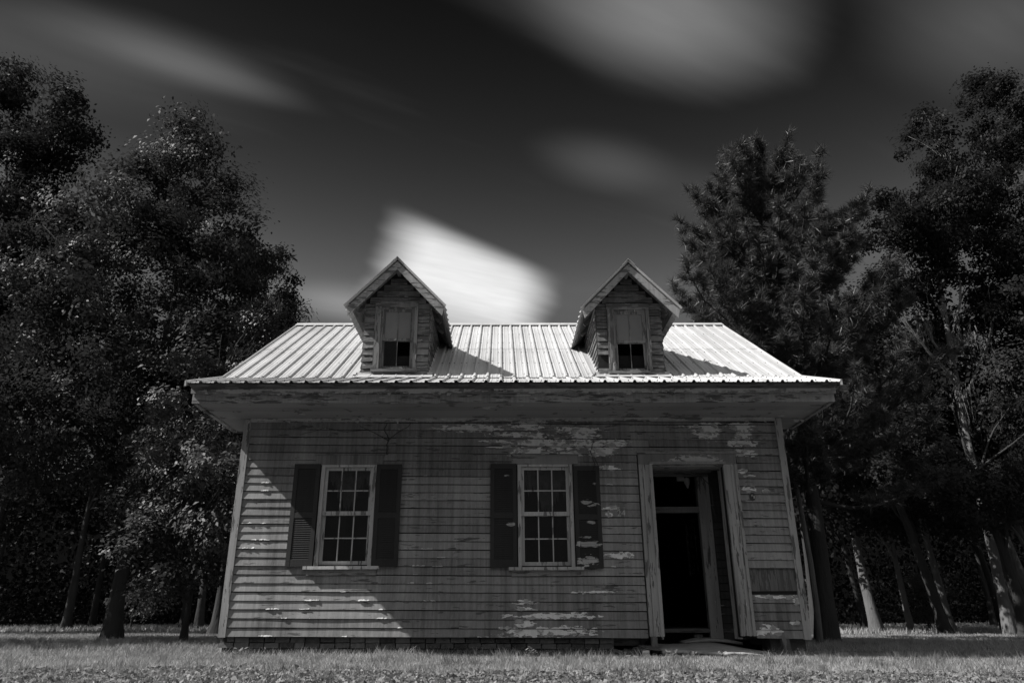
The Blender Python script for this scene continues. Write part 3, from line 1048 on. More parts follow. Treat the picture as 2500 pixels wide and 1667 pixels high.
for (px0, pz0, prx, prz) in WALL_PATCHES:
    for k in range(int(2 + prx * prz * 220)):
        x, z = px0 + rng.uniform(-1, 1) * prx, pz0 + rng.uniform(-1, 1) * prz
        if any(a - 0.05 < x < bb + 0.05 and c - 0.05 < z < d + 0.05 for (a, bb, c, d) in blocks): continue
        n_ = rng.randrange(4, 7)
        rx_, rz_ = rng.uniform(0.02, 0.085), rng.uniform(0.012, 0.045)
        lift = rng.uniform(0.004, 0.022)
        ang0 = rng.uniform(0, 6.28)
        la = rng.choice([-1.57, -1.57, 1.57, 0, 3.14]) + rng.uniform(-0.6, 0.6)
        pts = []
        for q in range(n_):
            an = ang0 + 2 * math.pi * (q + rng.uniform(-0.3, 0.3)) / n_
            rr_ = rng.uniform(0.6, 1.1)
            ux, uz = math.cos(an) * rr_, math.sin(an) * rr_
            out_d = max(0.0, ux * math.cos(la) + uz * math.sin(la))
            pts.append((x + ux * rx_, YF - 0.037 - lift * out_d ** 1.5, z + uz * rz_))
        m1.add(pts, [tuple(range(n_))])
H(m1, 'peeling_paint', FLAKE)['kind'] = 'stuff'

# ---- roof
EY, EZ, BY, BZ, RY, RZ = 10.24, 3.735, 11.60, 4.24, 15.42, 6.715
RX0, RX1 = -4.58, 5.02
SLOPE = (RZ - BZ) / (RY - BY)


def zr(y):
    return BZ + SLOPE * (y - BY)


mb = MB()
prof = [(EY + 0.07, EZ - 0.005), (BY, BZ - 0.05), (RY, RZ - 0.05), (2 * RY - BY, BZ - 0.05), (2 * RY - EY - 0.07, EZ - 0.005),
        (2 * RY - EY - 0.07, EZ - 0.05), (2 * RY - BY, BZ - 0.13), (RY, RZ - 0.13), (BY, BZ - 0.13), (EY + 0.10, EZ - 0.03)]
mb.prism(prof, 'x', RX0 + 0.03, RX1 - 0.03)
roof = H(mb, 'roof', RAW_H)
NP = 11
PW = (RX1 - RX0) / NP
PITCH = PW / 4


def rib_profile(n, pitch, rh=0.031):
    out_ = [(0.0, rh), (0.013, rh), (0.030, 0.0)]
    for k in range(n):
        u = k * pitch
        for f_ in (1 / 3, 2 / 3):
            c = u + pitch * f_
            out_ += [(c - 0.013, 0), (c - 0.004, 0.005), (c + 0.004, 0.005), (c + 0.013, 0)]
        e = u + pitch
        out_ += [(e - 0.030, 0), (e - 0.013, rh)]
        if k < n - 1:
            out_ += [(e + 0.013, rh), (e + 0.030, 0)]
        else:
            out_ += [(e, rh)]
    return out_


def panel_mesh(name, path):
    pr = rib_profile(4, PITCH)
    v, f = [], []
    for i, (y, z) in enumerate(path):
        y0, z0 = path[max(i - 1, 0)]
        y1, z1 = path[min(i + 1, len(path) - 1)]
        d = Vector((0, y1 - y0, z1 - z0)).normalized()
        nrm = Vector((0, -d.z, d.y))
        if nrm.z < 0: nrm = -nrm
        for (u, h) in pr:
            v.append((u, y + nrm.y * h - RY, z + nrm.z * h))
    n = len(pr)
    for i in range(len(path) - 1):
        for k in range(n - 1):
            f.append((i * n + k, i * n + k + 1, (i + 1) * n + k + 1, (i + 1) * n + k))
    me = bpy.data.meshes.new(name)
    me.from_pydata(v, [], f)
    me.materials.append(ROOF)
    return me


seamy = 13.45
low_me = panel_mesh('roof_panel', [(EY, EZ), (10.9, EZ + 0.66 * (BZ - EZ) / (BY - EY) - 0.004), (BY + 0.04, BZ + 0.005)])
mid_me = panel_mesh('roof_panel', [(BY - 0.03, BZ - 0.012 + 0.006), (12.5, zr(12.5) + 0.008), (seamy, zr(seamy) + 0.006)])
up_me = panel_mesh('roof_panel', [(seamy - 0.12, zr(seamy - 0.12) + 0.012), (14.5, zr(14.5) + 0.010), (RY, RZ + 0.006)])
for k in range(NP):
    x = RX0 + k * PW
    for me_ in (low_me, mid_me, up_me):
        o = link('roof_panel', me_, roof, (x - HB[0], 0, 0.0))
    for me_ in (low_me, mid_me, up_me):
        o = link('roof_panel', me_, roof, (x - HB[0] + PW, 0, 0.0))
        o.rotation_euler = (0, 0, math.pi)
# ridge cap, rake trim, screws
m1 = MB()
m1.prism([(RY - 0.17, RZ - 0.06), (RY, RZ + 0.052), (RY + 0.17, RZ - 0.06), (RY + 0.17, RZ - 0.066), (RY, RZ + 0.046), (RY - 0.17, RZ - 0.066)], 'x', RX0 - 0.01, RX1 + 0.01)
H(m1, 'ridge_cap', ROOF, roof)
for x in (RX0 - 0.012, RX1 - 0.014):
    for s in (1, -1):
        yy = lambda y: y if s > 0 else 2 * RY - y
        m1 = MB()
        p1 = [(yy(EY - 0.005), EZ - 0.05), (yy(BY), BZ - 0.075), (yy(RY - 0.001), RZ - 0.07), (yy(RY - 0.001), RZ + 0.036), (yy(BY), BZ + 0.036), (yy(EY - 0.005), EZ + 0.034)]
        m1.prism(p1, 'x', x, x + 0.026)
        H(m1, 'rake_trim', ROOF, roof)
m1 = MB()
for k in range(NP * 4):
    for f_ in (0.2, 0.8):
        x = RX0 + (k + f_) * PITCH
        for y in [10.5, 11.3, 11.75, 12.4, 13.1, 13.8, 14.5, 15.2]:
            z = EZ + (y - EY) * (BZ - EZ) / (BY - EY) if y < BY else zr(y)
            m1.box(x - 0.006, x + 0.006, y - 0.006, y + 0.006, z + 0.002, z + 0.02)
H(m1, 'screws', DARKMETAL, roof)['kind'] = 'stuff'
# rake soffits under the gable overhang
for (a, bb) in ((RX0 + 0.03, XL - 0.02), (XR + 0.02, RX1 - 0.03)):
    for s in (1, -1):
        yy = lambda y: y if s > 0 else 2 * RY - y
        m1 = MB()
        m1.prism([(yy(12.3), zr(12.3) - 0.132), (yy(RY), RZ - 0.132), (yy(RY), RZ - 0.15), (yy(12.3), zr(12.3) - 0.15)], 'x', a, bb)
        H(m1, 'rake_soffit', SOFFIT, roof)


# ---- dormers
def dormer(dx, dz_, seed, label, lower_panes, missing):
    r = random.Random(seed)
    xc = -1.778 + dx
    bx0, bx1 = -2.327 + dx, -1.230 + dx
    Yd = 11.70
    PZ, TZ, HW = 6.31 + dz_, 5.42 + dz_, 0.845
    zb = zr(Yd) - 0.02
    sx0, sx1, sz0, sz1 = -2.050 + dx, -1.478 + dx, 4.43 + dz_, 5.545 + dz_

    def under(x):
        return PZ - (PZ - TZ) * abs(x - xc) / HW - 0.05
    mb = MB()
    mb.box(bx0, sx0, Yd, Yd + 0.06, zb, under(bx0))
    mb.box(sx1, bx1, Yd, Yd + 0.06, zb, under(bx1))
    mb.box(sx0, sx1, Yd, Yd + 0.06, zb, sz0)
    mb.prism([(sx0, sz1), (sx1, sz1), (sx1, under(sx1)), (xc, under(xc)), (sx0, under(sx0))], 'y', Yd, Yd + 0.06)
    mb.add([(sx0, Yd, under(bx0)), (bx0, Yd, under(bx0)), (sx0, Yd, under(sx0))], [(0, 1, 2)])
    mb.add([(sx1, Yd, under(bx1)), (bx1, Yd, under(bx1)), (sx1, Yd, under(sx1))], [(0, 1, 2)])
    # cheeks
    for x in (bx0, bx1 - 0.05):
        ze = under(bx0)
        mb.prism([(Yd + 0.061, zr(Yd) - 0.02), (Yd + 0.061, ze), (BY + (ze - BZ) / SLOPE, ze)], 'x', x, x + 0.05)
    d = tag(H(mb, 'dormer', SHEATH), label=label)
    # front boards
    h = 0.119
    nrows = int((under(xc) - zb) / h) + 1
    for k in range(nrows):
        z = zb + 0.03 + k * h
        zmid = z + h * 0.5
        half = HW * (PZ - 0.06 - zmid - h * 0.5) / (PZ - TZ)
        a, bb = max(bx0 - 0.004, xc - half), min(bx1 + 0.004, xc + half)
        if bb - a < 0.12: break
        if sz0 - 0.05 < zmid < sz1 + 0.06:
            spans = [(a, sx0 - 0.108), (sx1 + 0.058, bb)]
        else:
            spans = [(a, bb)]
        for si, (p, q) in enumerate(spans):
            if q - p < 0.03: continue
            if (k, si) in missing: continue
            m1 = MB()
            claps(m1, p, q, z + r.uniform(-0.006, 0.006), z + r.uniform(-0.006, 0.006), h, lambda al, o, zz: (al, Yd - 0.0125 - o, zz), tb=0.02, jit=0.006, seed=r.random())
            H(m1, 'clapboard', DORM, d)
    # cheek boards
    for s in (-1, 1):
        xx = bx0 if s < 0 else bx1
        for k in range(14):
            z = zr(Yd) + 0.02 + k * h
            if z + h > under(bx0): break
            y1 = BY + (z - BZ) / SLOPE + 0.02
            y0 = Yd + 0.005
            if False or y1 - y0 < 0.1:
                y1 = y0 + 0.1
            m1 = MB()
            yend = BY + (z + h * 0.5 - BZ) / SLOPE
            dr = r.uniform(-0.012, 0.012) - (0.05 if (seed == 1 and s > 0 and k in (3, 4, 6)) else 0.0)
            claps(m1, y0, yend, z, z + dr, h, (lambda al, o, zz: (xx + 0.0125 + o, al, zz)) if s > 0 else (lambda al, o, zz: (xx - 0.0125 - o, al, zz)), tb=0.022, jit=0.006, seed=r.random())
            H(m1, 'clapboard', DORM, d)
    # casing, sill, sashes
    cw = 0.104
    for (a, bb) in ((sx0 - cw, sx0), (sx1, sx1 + 0.055)):
        m1 = MB(); m1.box(a, bb, Yd - 0.052, Yd - 0.001, sz0 - 0.02, sz1 + 0.001); H(m1, 'window_casing', DORM_V, d)
    m1 = MB(); m1.box(sx0 - cw - 0.004, sx1 + 0.06, Yd - 0.054, Yd - 0.001, sz1 + 0.002, sz1 + 0.10); H(m1, 'window_header', DORM, d)
    m1 = MB(); m1.box(sx0 - cw - 0.02, sx1 + 0.075, Yd - 0.085, Yd - 0.001, sz0 - 0.065, sz0 - 0.021); H(m1, 'window_sill', DORM, d)
    m1 = MB()
    m1.box(sx0 + 0.0005, sx0 + 0.035, Yd - 0.02, Yd + 0.06, sz0, sz1); m1.box(sx1 - 0.035, sx1 - 0.0005, Yd - 0.02, Yd + 0.06, sz0, sz1)
    m1.box(sx0 + 0.035, sx1 - 0.035, Yd - 0.018, Yd + 0.06, sz1 - 0.03, sz1 - 0.001); m1.box(sx0 + 0.035, sx1 - 0.035, Yd - 0.018, Yd + 0.06, sz0 + 0.001, sz0 + 0.02)
    H(m1, 'window_frame', DORM_V, d)
    zm = 4.956 + dz_
    sash(d, sx0 + 0.036, sx1 - 0.036, zm - 0.015, sz1 - 0.031, Yd - 0.006, 1, 2, st=0.03, bot=0.035, top=0.05, mt=0.016, th=0.03, mat=DORM_V, panes=[[2, 2]])
    sash(d, sx0 + 0.036, sx1 - 0.036, sz0 + 0.021, zm + 0.01, Yd + 0.028, 1, 2, st=0.03, bot=0.035, top=0.03, mt=0.014, th=0.03, mat=DORM_V, panes=[lower_panes])
    m1 = MB(); m1.box(bx0 + 0.05, bx1 - 0.05, Yd + 0.55, Yd + 0.58, zr(Yd + 0.5), under(xc) - 0.25); m1.box(bx0 + 0.05, bx1 - 0.05, Yd + 0.061, Yd + 0.55, zb, zr(Yd + 0.55) + 0.02); H(m1, 'attic_shade_block', ATTIC_SHADE, d)  # added near-black blocks standing in for the unlit attic
    # roof of the dormer
    yf = 11.33
    prY = [yf]
    base = rib_profile(16, 0.2177, 0.026)
    for s in (-1, 1):
        v, f = [], []
        nrm = Vector((s * (PZ - TZ), 0, HW)).normalized()
        cnt = 0
        yb0 = BY + (PZ - BZ) / SLOPE
        yb1 = BY + (TZ - BZ) / SLOPE
        for (u, hh) in base:
            y = yf + u
            if y > yb0 - 0.03: break
            tm = 1.0 if y <= yb1 else max(0.02, (yb0 - y) / (yb0 - yb1))
            for t_ in (0.0, tm * 0.5, tm):
                p = Vector((xc + s * HW * t_, y, PZ - (PZ - TZ) * t_)) + nrm * hh
                v.append(tuple(p))
            cnt += 1
        for i in range(cnt - 1):
            for j in range(2):
                a = i * 3 + j
                f.append((a, a + 1, a + 4, a + 3))
        m1 = MB(); m1.add(v, f); H(m1, 'roof_panel', ROOF, d)
        # deck below
        m1 = MB()
        q = []
        for (t_, y) in ((0.0, yf + 0.04), (0.93, yf + 0.04), (0.93, yb1 - 0.05), (0.0, yb0 - 0.05)):
            q.append(Vector((xc + s * HW * t_, y, PZ - (PZ - TZ) * t_)) - nrm * 0.008)
        lo = [p - nrm * 0.022 for p in q]
        m1.hexa([tuple(p) for p in lo] + [tuple(p) for p in q]); H(m1, 'roof_deck', RAW_H, d)
        # rake board and a second inner one
        for (y0, t0, t1, o0, o1, mt_) in ((yf + 0.035, 0.0, 0.97, 0.032, 0.135, FASCIA), (yf + 0.085, 0.0, 0.90, 0.033, 0.10, RAW_H)):
            m1 = MB()
            A = Vector((xc + s * HW * t0, 0, PZ - (PZ - TZ) * t0)); B_ = Vector((xc + s * HW * t1, 0, PZ - (PZ - TZ) * t1))
            A = A + Vector((s * 0.0005, 0, 0))
            dn = Vector((0, 0, -1))
            c1 = 1.35
            pts = [A + dn * o0 * c1, B_ + dn * o0 * c1, B_ + dn * o1 * c1 + Vector((-s * 0.03, 0, 0)), A + dn * o1 * c1]
            m1.hexa([(p.x, y0, p.z) for p in pts] + [(p.x, y0 + 0.028, p.z) for p in pts])
            H(m1, 'rake_board', mt_, d)
        # rafter tails under the eave
        for y in (11.75, 12.25, 12.75):
            m1 = MB()
            A = Vector((xc + s * 0.50, 0, PZ - (PZ - TZ) * 0.50 / HW)) ; B_ = Vector((xc + s * 0.74, 0, PZ - (PZ - TZ) * 0.74 / HW))
            pts = [A - nrm * 0.031, B_ - nrm * 0.031, B_ - nrm * 0.09, A - nrm * 0.10]
            m1.hexa([(p.x, y, p.z) for p in pts] + [(p.x, y + 0.045, p.z) for p in pts]); H(m1, 'rafter_tail', RAW_H, d)
    m1 = MB(); m1.box(xc - 0.025, xc + 0.025, yf + 0.114, Yd - 0.022, under(xc) - 0.13, under(xc) - 0.03); H(m1, 'ridge_beam', RAW_H, d)
    m1 = MB()
    m1.prism([(xc - 0.11, PZ - 0.075), (xc, PZ + 0.043), (xc + 0.11, PZ - 0.075), (xc + 0.11, PZ - 0.083), (xc, PZ + 0.035), (xc - 0.11, PZ - 0.083)], 'y', yf - 0.01, 14.75)
    H(m1, 'ridge_cap', ROOF, d)
    # flashing
    m1 = MB()
    m1.prism([(Yd - 0.022, zr(Yd) + 0.06), (Yd - 0.035, zr(Yd) + 0.01), (Yd - 0.20, zr(Yd - 0.2) + 0.045), (Yd - 0.20, zr(Yd - 0.2) + 0.050), (Yd - 0.032, zr(Yd) + 0.018), (Yd - 0.018, zr(Yd) + 0.06)], 'x', bx0 - 0.08, bx1 + 0.10)
    H(m1, 'flashing', ROOF, d)
    for s in (-1, 1):
        xx = bx0 - 0.024 if s < 0 else bx1 + 0.024
        m1 = MB()
        ya, yb_ = Yd - 0.02, 13.3
        v = []
        for y in (ya, yb_):
            for (o, hh) in ((0.0, 0.10), (0.004, 0.045), (0.02, 0.034), (0.14, 0.034)):
                v.append((xx + s * o, y, zr(y) + hh))
        m1.add(v, [(0, 1, 5, 4), (1, 2, 6, 5), (2, 3, 7, 6)])
        H(m1, 'flashing', ROOF, d)
    return d


dormer(0.0, 0.0, 1, 'gabled dormer with splintered boards on its right cheek', [1, 0], set())
dormer(3.985, -0.045, 2, 'gabled dormer with both lower panes gone', [0, 0], {(1, 0), (2, 0)})

# ---- foundation bricks
mb = MB(); mb.box(XL + 0.02, 1.62, YF + 0.075, YF + 0.16, -0.2, 0.30); fnd = H(mb, 'foundation', MORTAR)
mbk = MB(); mbk.hexa([(-0.5, -0.5, -0.5), (0.5, -0.5, -0.5), (0.5, 0.5, -0.5), (-0.5, 0.5, -0.5), (-0.49, -0.48, 0.5), (0.49, -0.48, 0.5), (0.49, 0.5, 0.5), (-0.49, 0.5, 0.5)])
brick_mes = []
for k in range(5):
    me = bpy.data.meshes.new('brick')
    rr = random.Random(k)
    me.from_pydata([(v[0] + rr.uniform(-0.015, 0.015), v[1] + rr.uniform(-0.03, 0.03), v[2] + rr.uniform(-0.06, 0.06)) for v in mbk.v], [], mbk.f)
    me.materials.append(BRICK)
    brick_mes.append(me)
for c in range(5):
    x = XL - 0.015 + (0.0 if c % 2 else 0.11) - (0.03 if c == 2 else 0)
    first = True
    while x < 1.62:
        L = 0.205 if not (first and c % 2 == 0) else 0.10
        if rng.random() < 0.15: L *= rng.uniform(0.5, 0.95)
        zc = wall_bottom(x) - 0.045 - c * 0.077
        o = link('brick', brick_mes[rng.randrange(5)], fnd, hl(x + L / 2, YF + 0.075 + rng.uniform(-0.006, 0.008) - (0.012 if c == 3 else 0), zc + rng.uniform(-0.004, 0.004)))
        o.scale = (L, 0.10, 0.064)
        o.rotation_euler = (rng.uniform(-0.03, 0.03), rng.uniform(-0.02, 0.02), rng.uniform(-0.02, 0.02))
        x += L + rng.uniform(0.010, 0.016)
        first = False
# closed foundation on the left and the back
mb = MB(); mb.box(XL + 0.02, XL + 0.14, YF + 0.161, YB, -0.2, 0.27); mb.box(XL + 0.02, XR - 0.02, YB - 0.12, YB - 0.001, -0.2, 0.25); mb.box(XR - 0.14, XR - 0.02, 12.3, YB - 0.121, -0.2, 0.24); mb.box(1.7, XR - 0.141, 13.2, 13.32, -0.2, 0.269); H(mb, 'foundation_wall', MORTAR)

# posts, sills and the corner pier on the right
m1 = MB(); m1.hexa([(2.175, 11.40, -0.15), (2.262, 11.40, -0.15), (2.262, 11.49, -0.15), (2.175, 11.49, -0.15), (2.18, 11.41, 0.244), (2.268, 11.41, 0.244), (2.268, 11.49, 0.244), (2.18, 11.49, 0.244)])
tag(H(m1, 'support_post', RAW), label='wooden post under the left door casing')
m1 = MB(); m1.box(3.11, 3.24, 12.62, 12.74, -0.15, 0.245); H(m1, 'support_post', RAW)
m1 = MB(); m1.hexa([(4.095, 11.36, -0.15), (4.20, 11.36, -0.15), (4.20, 11.46, -0.15), (4.095, 11.46, -0.15), (4.07, 11.39, 0.205), (4.175, 11.39, 0.205), (4.175, 11.48, 0.205), (4.07, 11.48, 0.205)])
tag(H(m1, 'support_post', RAW), label='leaning wooden post under the right corner')
m1 = MB(); m1.box(3.96, 4.48, 11.58, 11.95, 0.035, 0.215); H(m1, 'corner_pier', BRICK)
m1 = MB(); m1.hexa([(3.98, 11.50, -0.06), (4.56, 11.50, -0.06), (4.60, 11.92, -0.06), (3.98, 11.92, -0.06), (3.96, 11.52, 0.034), (4.52, 11.50, 0.034), (4.57, 11.90, 0.034), (3.97, 11.9, 0.034)]); H(m1, 'pier_base', RAW_H)
m1 = MB(); m1.box(XL + 0.1, 2.08, YF + 0.161, YF + 0.32, 0.12, 0.265); H(m1, 'sill_beam', RAW_H)

# ------------------------------------------------------------------ step slab and debris
def thing_mesh(name, mb, mat, loc, label, cat, group=None, smooth=False):
    o = mb.build(name, mat, None, loc, smooth)
    o.location = loc
    return tag(o, label, cat, group)


def sheet(xs, yfun, zfun, thick, nx=26, ny=8):
    """a warped slab: yfun(u)->(front, back), zfun(u, v)->z"""
    mb = MB()
    v = []
    for lay in (0, 1):
        for i in range(nx + 1):
            u = i / nx
            y0, y1 = yfun(u)
            for j in range(ny + 1):
                w_ = j / ny
                x = xs[0] + (xs[1] - xs[0]) * u
                v.append((x, y0 + (y1 - y0) * w_, zfun(u, w_) - lay * thick))
    n = (nx + 1) * (ny + 1)
    f = []
    for i in range(nx):
        for j in range(ny):
            a = i * (ny + 1) + j
            f.append((a, a + ny + 1, a + ny + 2, a + 1))
            f.append((n + a, n + a + 1, n + a + ny + 2, n + a + ny + 1))
    for i in range(nx):
        a, c = i * (ny + 1), (i + 1) * (ny + 1)
        f.append((a, n + a, n + c, c))
        a, c = a + ny, c + ny
        f.append((a, c, n + c, n + a))
    for j in range(ny):
        f.append((j, j + 1, n + j + 1, n + j))
        a = nx * (ny + 1) + j
        f.append((a, n + a, n + a + 1, a + 1))
    mb.add(v, f)
    return mb


r5 = random.Random(5)
jit = [r5.uniform(-0.05, 0.05) for _ in range(40)]


def fy(u):
    k = u * 30
    j = jit[int(k)] * (1 - (k % 1)) + jit[min(39, int(k) + 1)] * (k % 1)
    front = 11.12 + 0.08 * math.sin(u * 7) + j * 0.9
    back = 12.25 - 0.95 * max(0, (u - 0.62) / 0.38) ** 1.6
    return front, max(back, front + 0.05)


def fz(u, w_):
    droop = -0.10 * max(0, (u - 0.6) / 0.4) ** 1.5
    return 0.048 + 0.085 * w_ + droop + 0.010 * math.sin(u * 9 + w_ * 3)


thing_mesh('step_slab', sheet((2.28, 3.87), fy, fz, 0.035), SLAB, (3.0, 11.5, 0), 'broad cracked slab sagging on rubble below the open doorway', 'slab', None, True)
m1 = sheet((2.85, 3.75), lambda u: (12.27 + 0.05 * math.sin(u * 5), 12.75 - 0.2 * abs(u - 0.5)), lambda u, w_: 0.13 + 0.05 * math.sin(u * 3.1) + 0.02 * w_, 0.04, 14, 5)
thing_mesh('broken_slab', m1, SLAB, (3.3, 12.5, 0), 'smaller broken slab piece tilted behind the step slab', 'slab', None, True)
m1 = MB(); m1.hexa([(1.98, 11.05, -0.05), (2.06, 11.02, -0.05), (2.02, 12.2, -0.05), (1.92, 12.2, -0.05), (1.985, 11.05, 0.07), (2.065, 11.02, 0.07), (2.02, 12.2, 0.135), (1.92, 12.2, 0.135)])
thing_mesh('timber_beam', m1, RAW_H, (2.0, 11.6, 0), 'squared timber lying endwise at the left end of the step', 'beam')
for k, (x, rot, z, lab) in enumerate([(2.07, 0.1, 0.105, 'short plank on the timber left of the step slab, nearest the slab'), ]):
    m1 = MB(); m1.hexa([(2.03, 11.25, 0.085), (2.27, 11.20, 0.06), (2.27, 11.9, 0.125), (1.98, 12.0, 0.137), (2.03, 11.25, 0.105), (2.27, 11.20, 0.08), (2.27, 11.9, 0.145), (1.98, 12.0, 0.157)])
    thing_mesh('short_plank', m1, RAW_H, (2.1, 11.5, 0), 'short flat plank bridging the timber and the step slab', 'plank')
m1 = MB(); m1.hexa([(1.86, 11.06, -0.03), (1.90, 11.02, -0.03), (1.64, 11.46, 0.055), (1.60, 11.45, 0.055), (1.87, 11.07, 0.0), (1.91, 11.03, 0.0), (1.65, 11.47, 0.085), (1.61, 11.46, 0.085)])
thing_mesh('leaning_lath', m1, RAW_H, (1.8, 11.2, 0), 'thin split lath leaning on the bricks left of the step', 'plank')
m1 = MB(); m1.hexa([(1.70, 11.0, -0.04), (1.78, 10.98, -0.04), (1.92, 11.4, -0.04), (1.84, 11.42, -0.04), (1.71, 11.01, 0.01), (1.78, 10.99, 0.012), (1.92, 11.4, 0.03), (1.84, 11.42, 0.03)])
thing_mesh('rotten_board', m1, RAW_H, (1.8, 11.2, 0), 'dark rotten board end on the ground beside the brick foundation', 'plank')
m1 = MB(); m1.hexa([(4.58, 11.85, -0.06), (4.62, 11.80, -0.06), (5.55, 12.6, -0.06), (5.5, 12.66, -0.06), (4.58, 11.85, -0.01), (4.62, 11.80, -0.01), (5.55, 12.6, -0.015), (5.5, 12.66, -0.015)])
thing_mesh('fallen_board', m1, RAW_H, (5.0, 12.2, 0), 'grey board lying in the grass right of the house corner', 'plank')
m1 = MB(); m1.hexa([(4.45, 12.15, -0.05), (4.55, 12.1, -0.05), (4.85, 12.6, 0.06), (4.75, 12.65, 0.06), (4.45, 12.15, -0.02), (4.55, 12.1, -0.02), (4.85, 12.6, 0.09), (4.75, 12.65, 0.09)])
thing_mesh('slanting_board', m1, RAW_H, (4.6, 12.3, 0), 'slanting board end behind the right corner pier', 'plank')
m1 = MB(); m1.hexa([(2.95, 10.86, -0.03), (3.55, 10.98, -0.03), (3.56, 11.0, -0.03), (2.95, 10.90, -0.03), (2.95, 10.87, 0.004), (3.55, 10.98, 0.008), (3.56, 11.0, 0.008), (2.95, 10.89, 0.004)])
thing_mesh('pale_lath', m1, RAW_H, (3.2, 10.9, 0), 'thin pale lath lying in the grass before the step slab', 'plank')
stone_pos = [(2.45, 11.2), (2.62, 11.26), (2.80, 11.22), (2.98, 11.26), (3.13, 11.16), (3.28, 11.24), (3.42, 11.17), (3.55, 11.22), (3.66, 11.14)]
for k, (x, y) in enumerate(stone_pos):
    rr = random.Random(k + 40)
    m1 = MB()
    v, f = [], []
    sx_, sy_, sz_ = rr.uniform(0.05, 0.10), rr.uniform(0.05, 0.08), rr.uniform(0.03, 0.055)
    rings = 4
    for i in range(rings + 1):
        th = math.pi * i / rings
        for j in range(8):
            ph = 2 * math.pi * j / 8
            q = rr.uniform(0.8, 1.1)
            v.append((x + sx_ * q * math.sin(th) * math.cos(ph), y + sy_ * q * math.sin(th) * math.sin(ph), -0.02 + sz_ * q * math.cos(th)))
    for i in range(rings):
        for j in range(8):
            f.append((i * 8 + j, i * 8 + (j + 1) % 8, (i + 1) * 8 + (j + 1) % 8, (i + 1) * 8 + j))
    m1.add(v, f)
    thing_mesh('rubble_stone', m1, SLAB if k % 3 == 0 else BRICK, (x, y, -0.03), ('leftmost', 'second from left', 'third from left', 'fourth from left', 'middle', 'fourth from right', 'third from right', 'second from right', 'rightmost')[k] + ' rubble stone under the front edge of the step slab', 'stone', 'rubble under the step slab')

# dead vine on the wall
m1 = MB()


def vine(m1, pts, r0):
    path = []
    for i in range(len(pts) - 1):
        for k in range(5):
            t_ = k / 5
            path.append((pts[i][0] + (pts[i + 1][0] - pts[i][0]) * t_ + rng.uniform(-0.008, 0.008), YF - 0.036, pts[i][1] + (pts[i + 1][1] - pts[i][1]) * t_ + rng.uniform(-0.006, 0.006)))
    m1.tube(path, [r0 * (1 - 0.6 * i / len(path)) for i in range(len(path))], 4)


vine(m1, [(-1.80, 2.93), (-1.80, 3.08), (-1.78, 3.2), (-1.86, 3.33), (-1.80, 3.46)], 0.009)
vine(m1, [(-1.79, 3.15), (-1.95, 3.25), (-2.12, 3.33), (-2.3, 3.42)], 0.006)
vine(m1, [(-1.79, 3.15), (-1.65, 3.28), (-1.5, 3.36), (-1.42, 3.46)], 0.006)
vine(m1, [(-2.1, 3.33), (-2.5, 3.30), (-2.8, 3.36), (-3.3, 3.22)], 0.005)
thing_mesh('dead_vine', m1, STEM, (-1.8, YF - 0.02, 2.93), 'dead leafless vine clinging above the left window shutter', 'vine')
m1 = MB()
vine(m1, [(1.47, 3.14), (1.42, 2.95), (1.48, 2.75), (1.40, 2.55), (1.47, 2.4)], 0.006)
vine(m1, [(1.46, 2.9), (1.54, 2.72), (1.50, 2.6)], 0.005)
for i in range(len(m1.v)):
    x, y, z = m1.v[i]
    m1.v[i] = (x, y - 0.042, z)
thing_mesh('dry_tendril', m1, STEM, (1.45, YF - 0.07, 2.4), 'dry tendril looped over the shutter with white scabs', 'vine')

# ------------------------------------------------------------------ foliage builders
R = np.random.default_rng(11)


def unit(n):
    v = R.normal(size=(n, 3))
    return v / np.linalg.norm(v, axis=1, keepdims=True)


def leaves(cent, normal, size, aspect=0.55, fold=0.12, axis=None):
    """diamond leaves: returns (n*4, 3) vertices"""
    n = len(cent)
    nrm = normal / (np.linalg.norm(normal, axis=1, keepdims=True) + 1e-9)
    a = axis if axis is not None else unit(n)
    a = a - nrm * np.sum(a * nrm, 1, keepdims=True)
    a /= (np.linalg.norm(a, axis=1, keepdims=True) + 1e-9)
    b = np.cross(nrm, a)
    s = size[:, None]
    p0 = cent - a * s * 0.5
    p2 = cent + a * s * 0.5 - nrm * s * fold
    p1 = cent + b * s * aspect * 0.5 - a * s * 0.05 + nrm * s * fold * 0.5
    p3 = cent - b * s * aspect * 0.5 - a * s * 0.05 + nrm * s * fold * 0.5
    return np.stack([p0, p1, p2, p3], 1).reshape(-1, 3)


def lobe_clusters(lobes, n):
    """points in the outer part of each lobe"""
    vol = np.array([l[3] * l[4] * l[5] for l in lobes]) ** 0.62
    cnt = np.maximum(3, (n * vol / vol.sum()).astype(int))
    pts, outn = [], []
    for l, c in zip(lobes, cnt):
        d = unit(c)
        rad = 0.35 + 0.65 * np.sqrt(R.random((c, 1)))
        bumpy = 1 + 0.16 * np.sin(d[:, :1] * 5.1 + l[0]) * np.cos(d[:, 2:] * 6.3 + l[1]) + R.normal(0, 0.06, (c, 1))
        pts.append(np.array(l[:3]) + d * rad * bumpy * np.array(l[3:6]))
        outn.append(d)
    return np.concatenate(pts), np.concatenate(outn)


def limb_path(a, b_, n=6, bend=0.12, rr=None):
    a, b_ = Vector(a), Vector(b_)
    L = (b_ - a).length
    off = Vector((rr.uniform(-1, 1), rr.uniform(-1, 1), rr.uniform(-0.3, 0.3))) * L * bend
    out_ = []
    for i in range(n + 1):
        t_ = i / n
        p = a.lerp(b_, t_) + off * math.sin(math.pi * t_)
        p += Vector((rr.uniform(-1, 1), rr.uniform(-1, 1), 0)) * L * 0.012
        out_.append(p)
    return out_


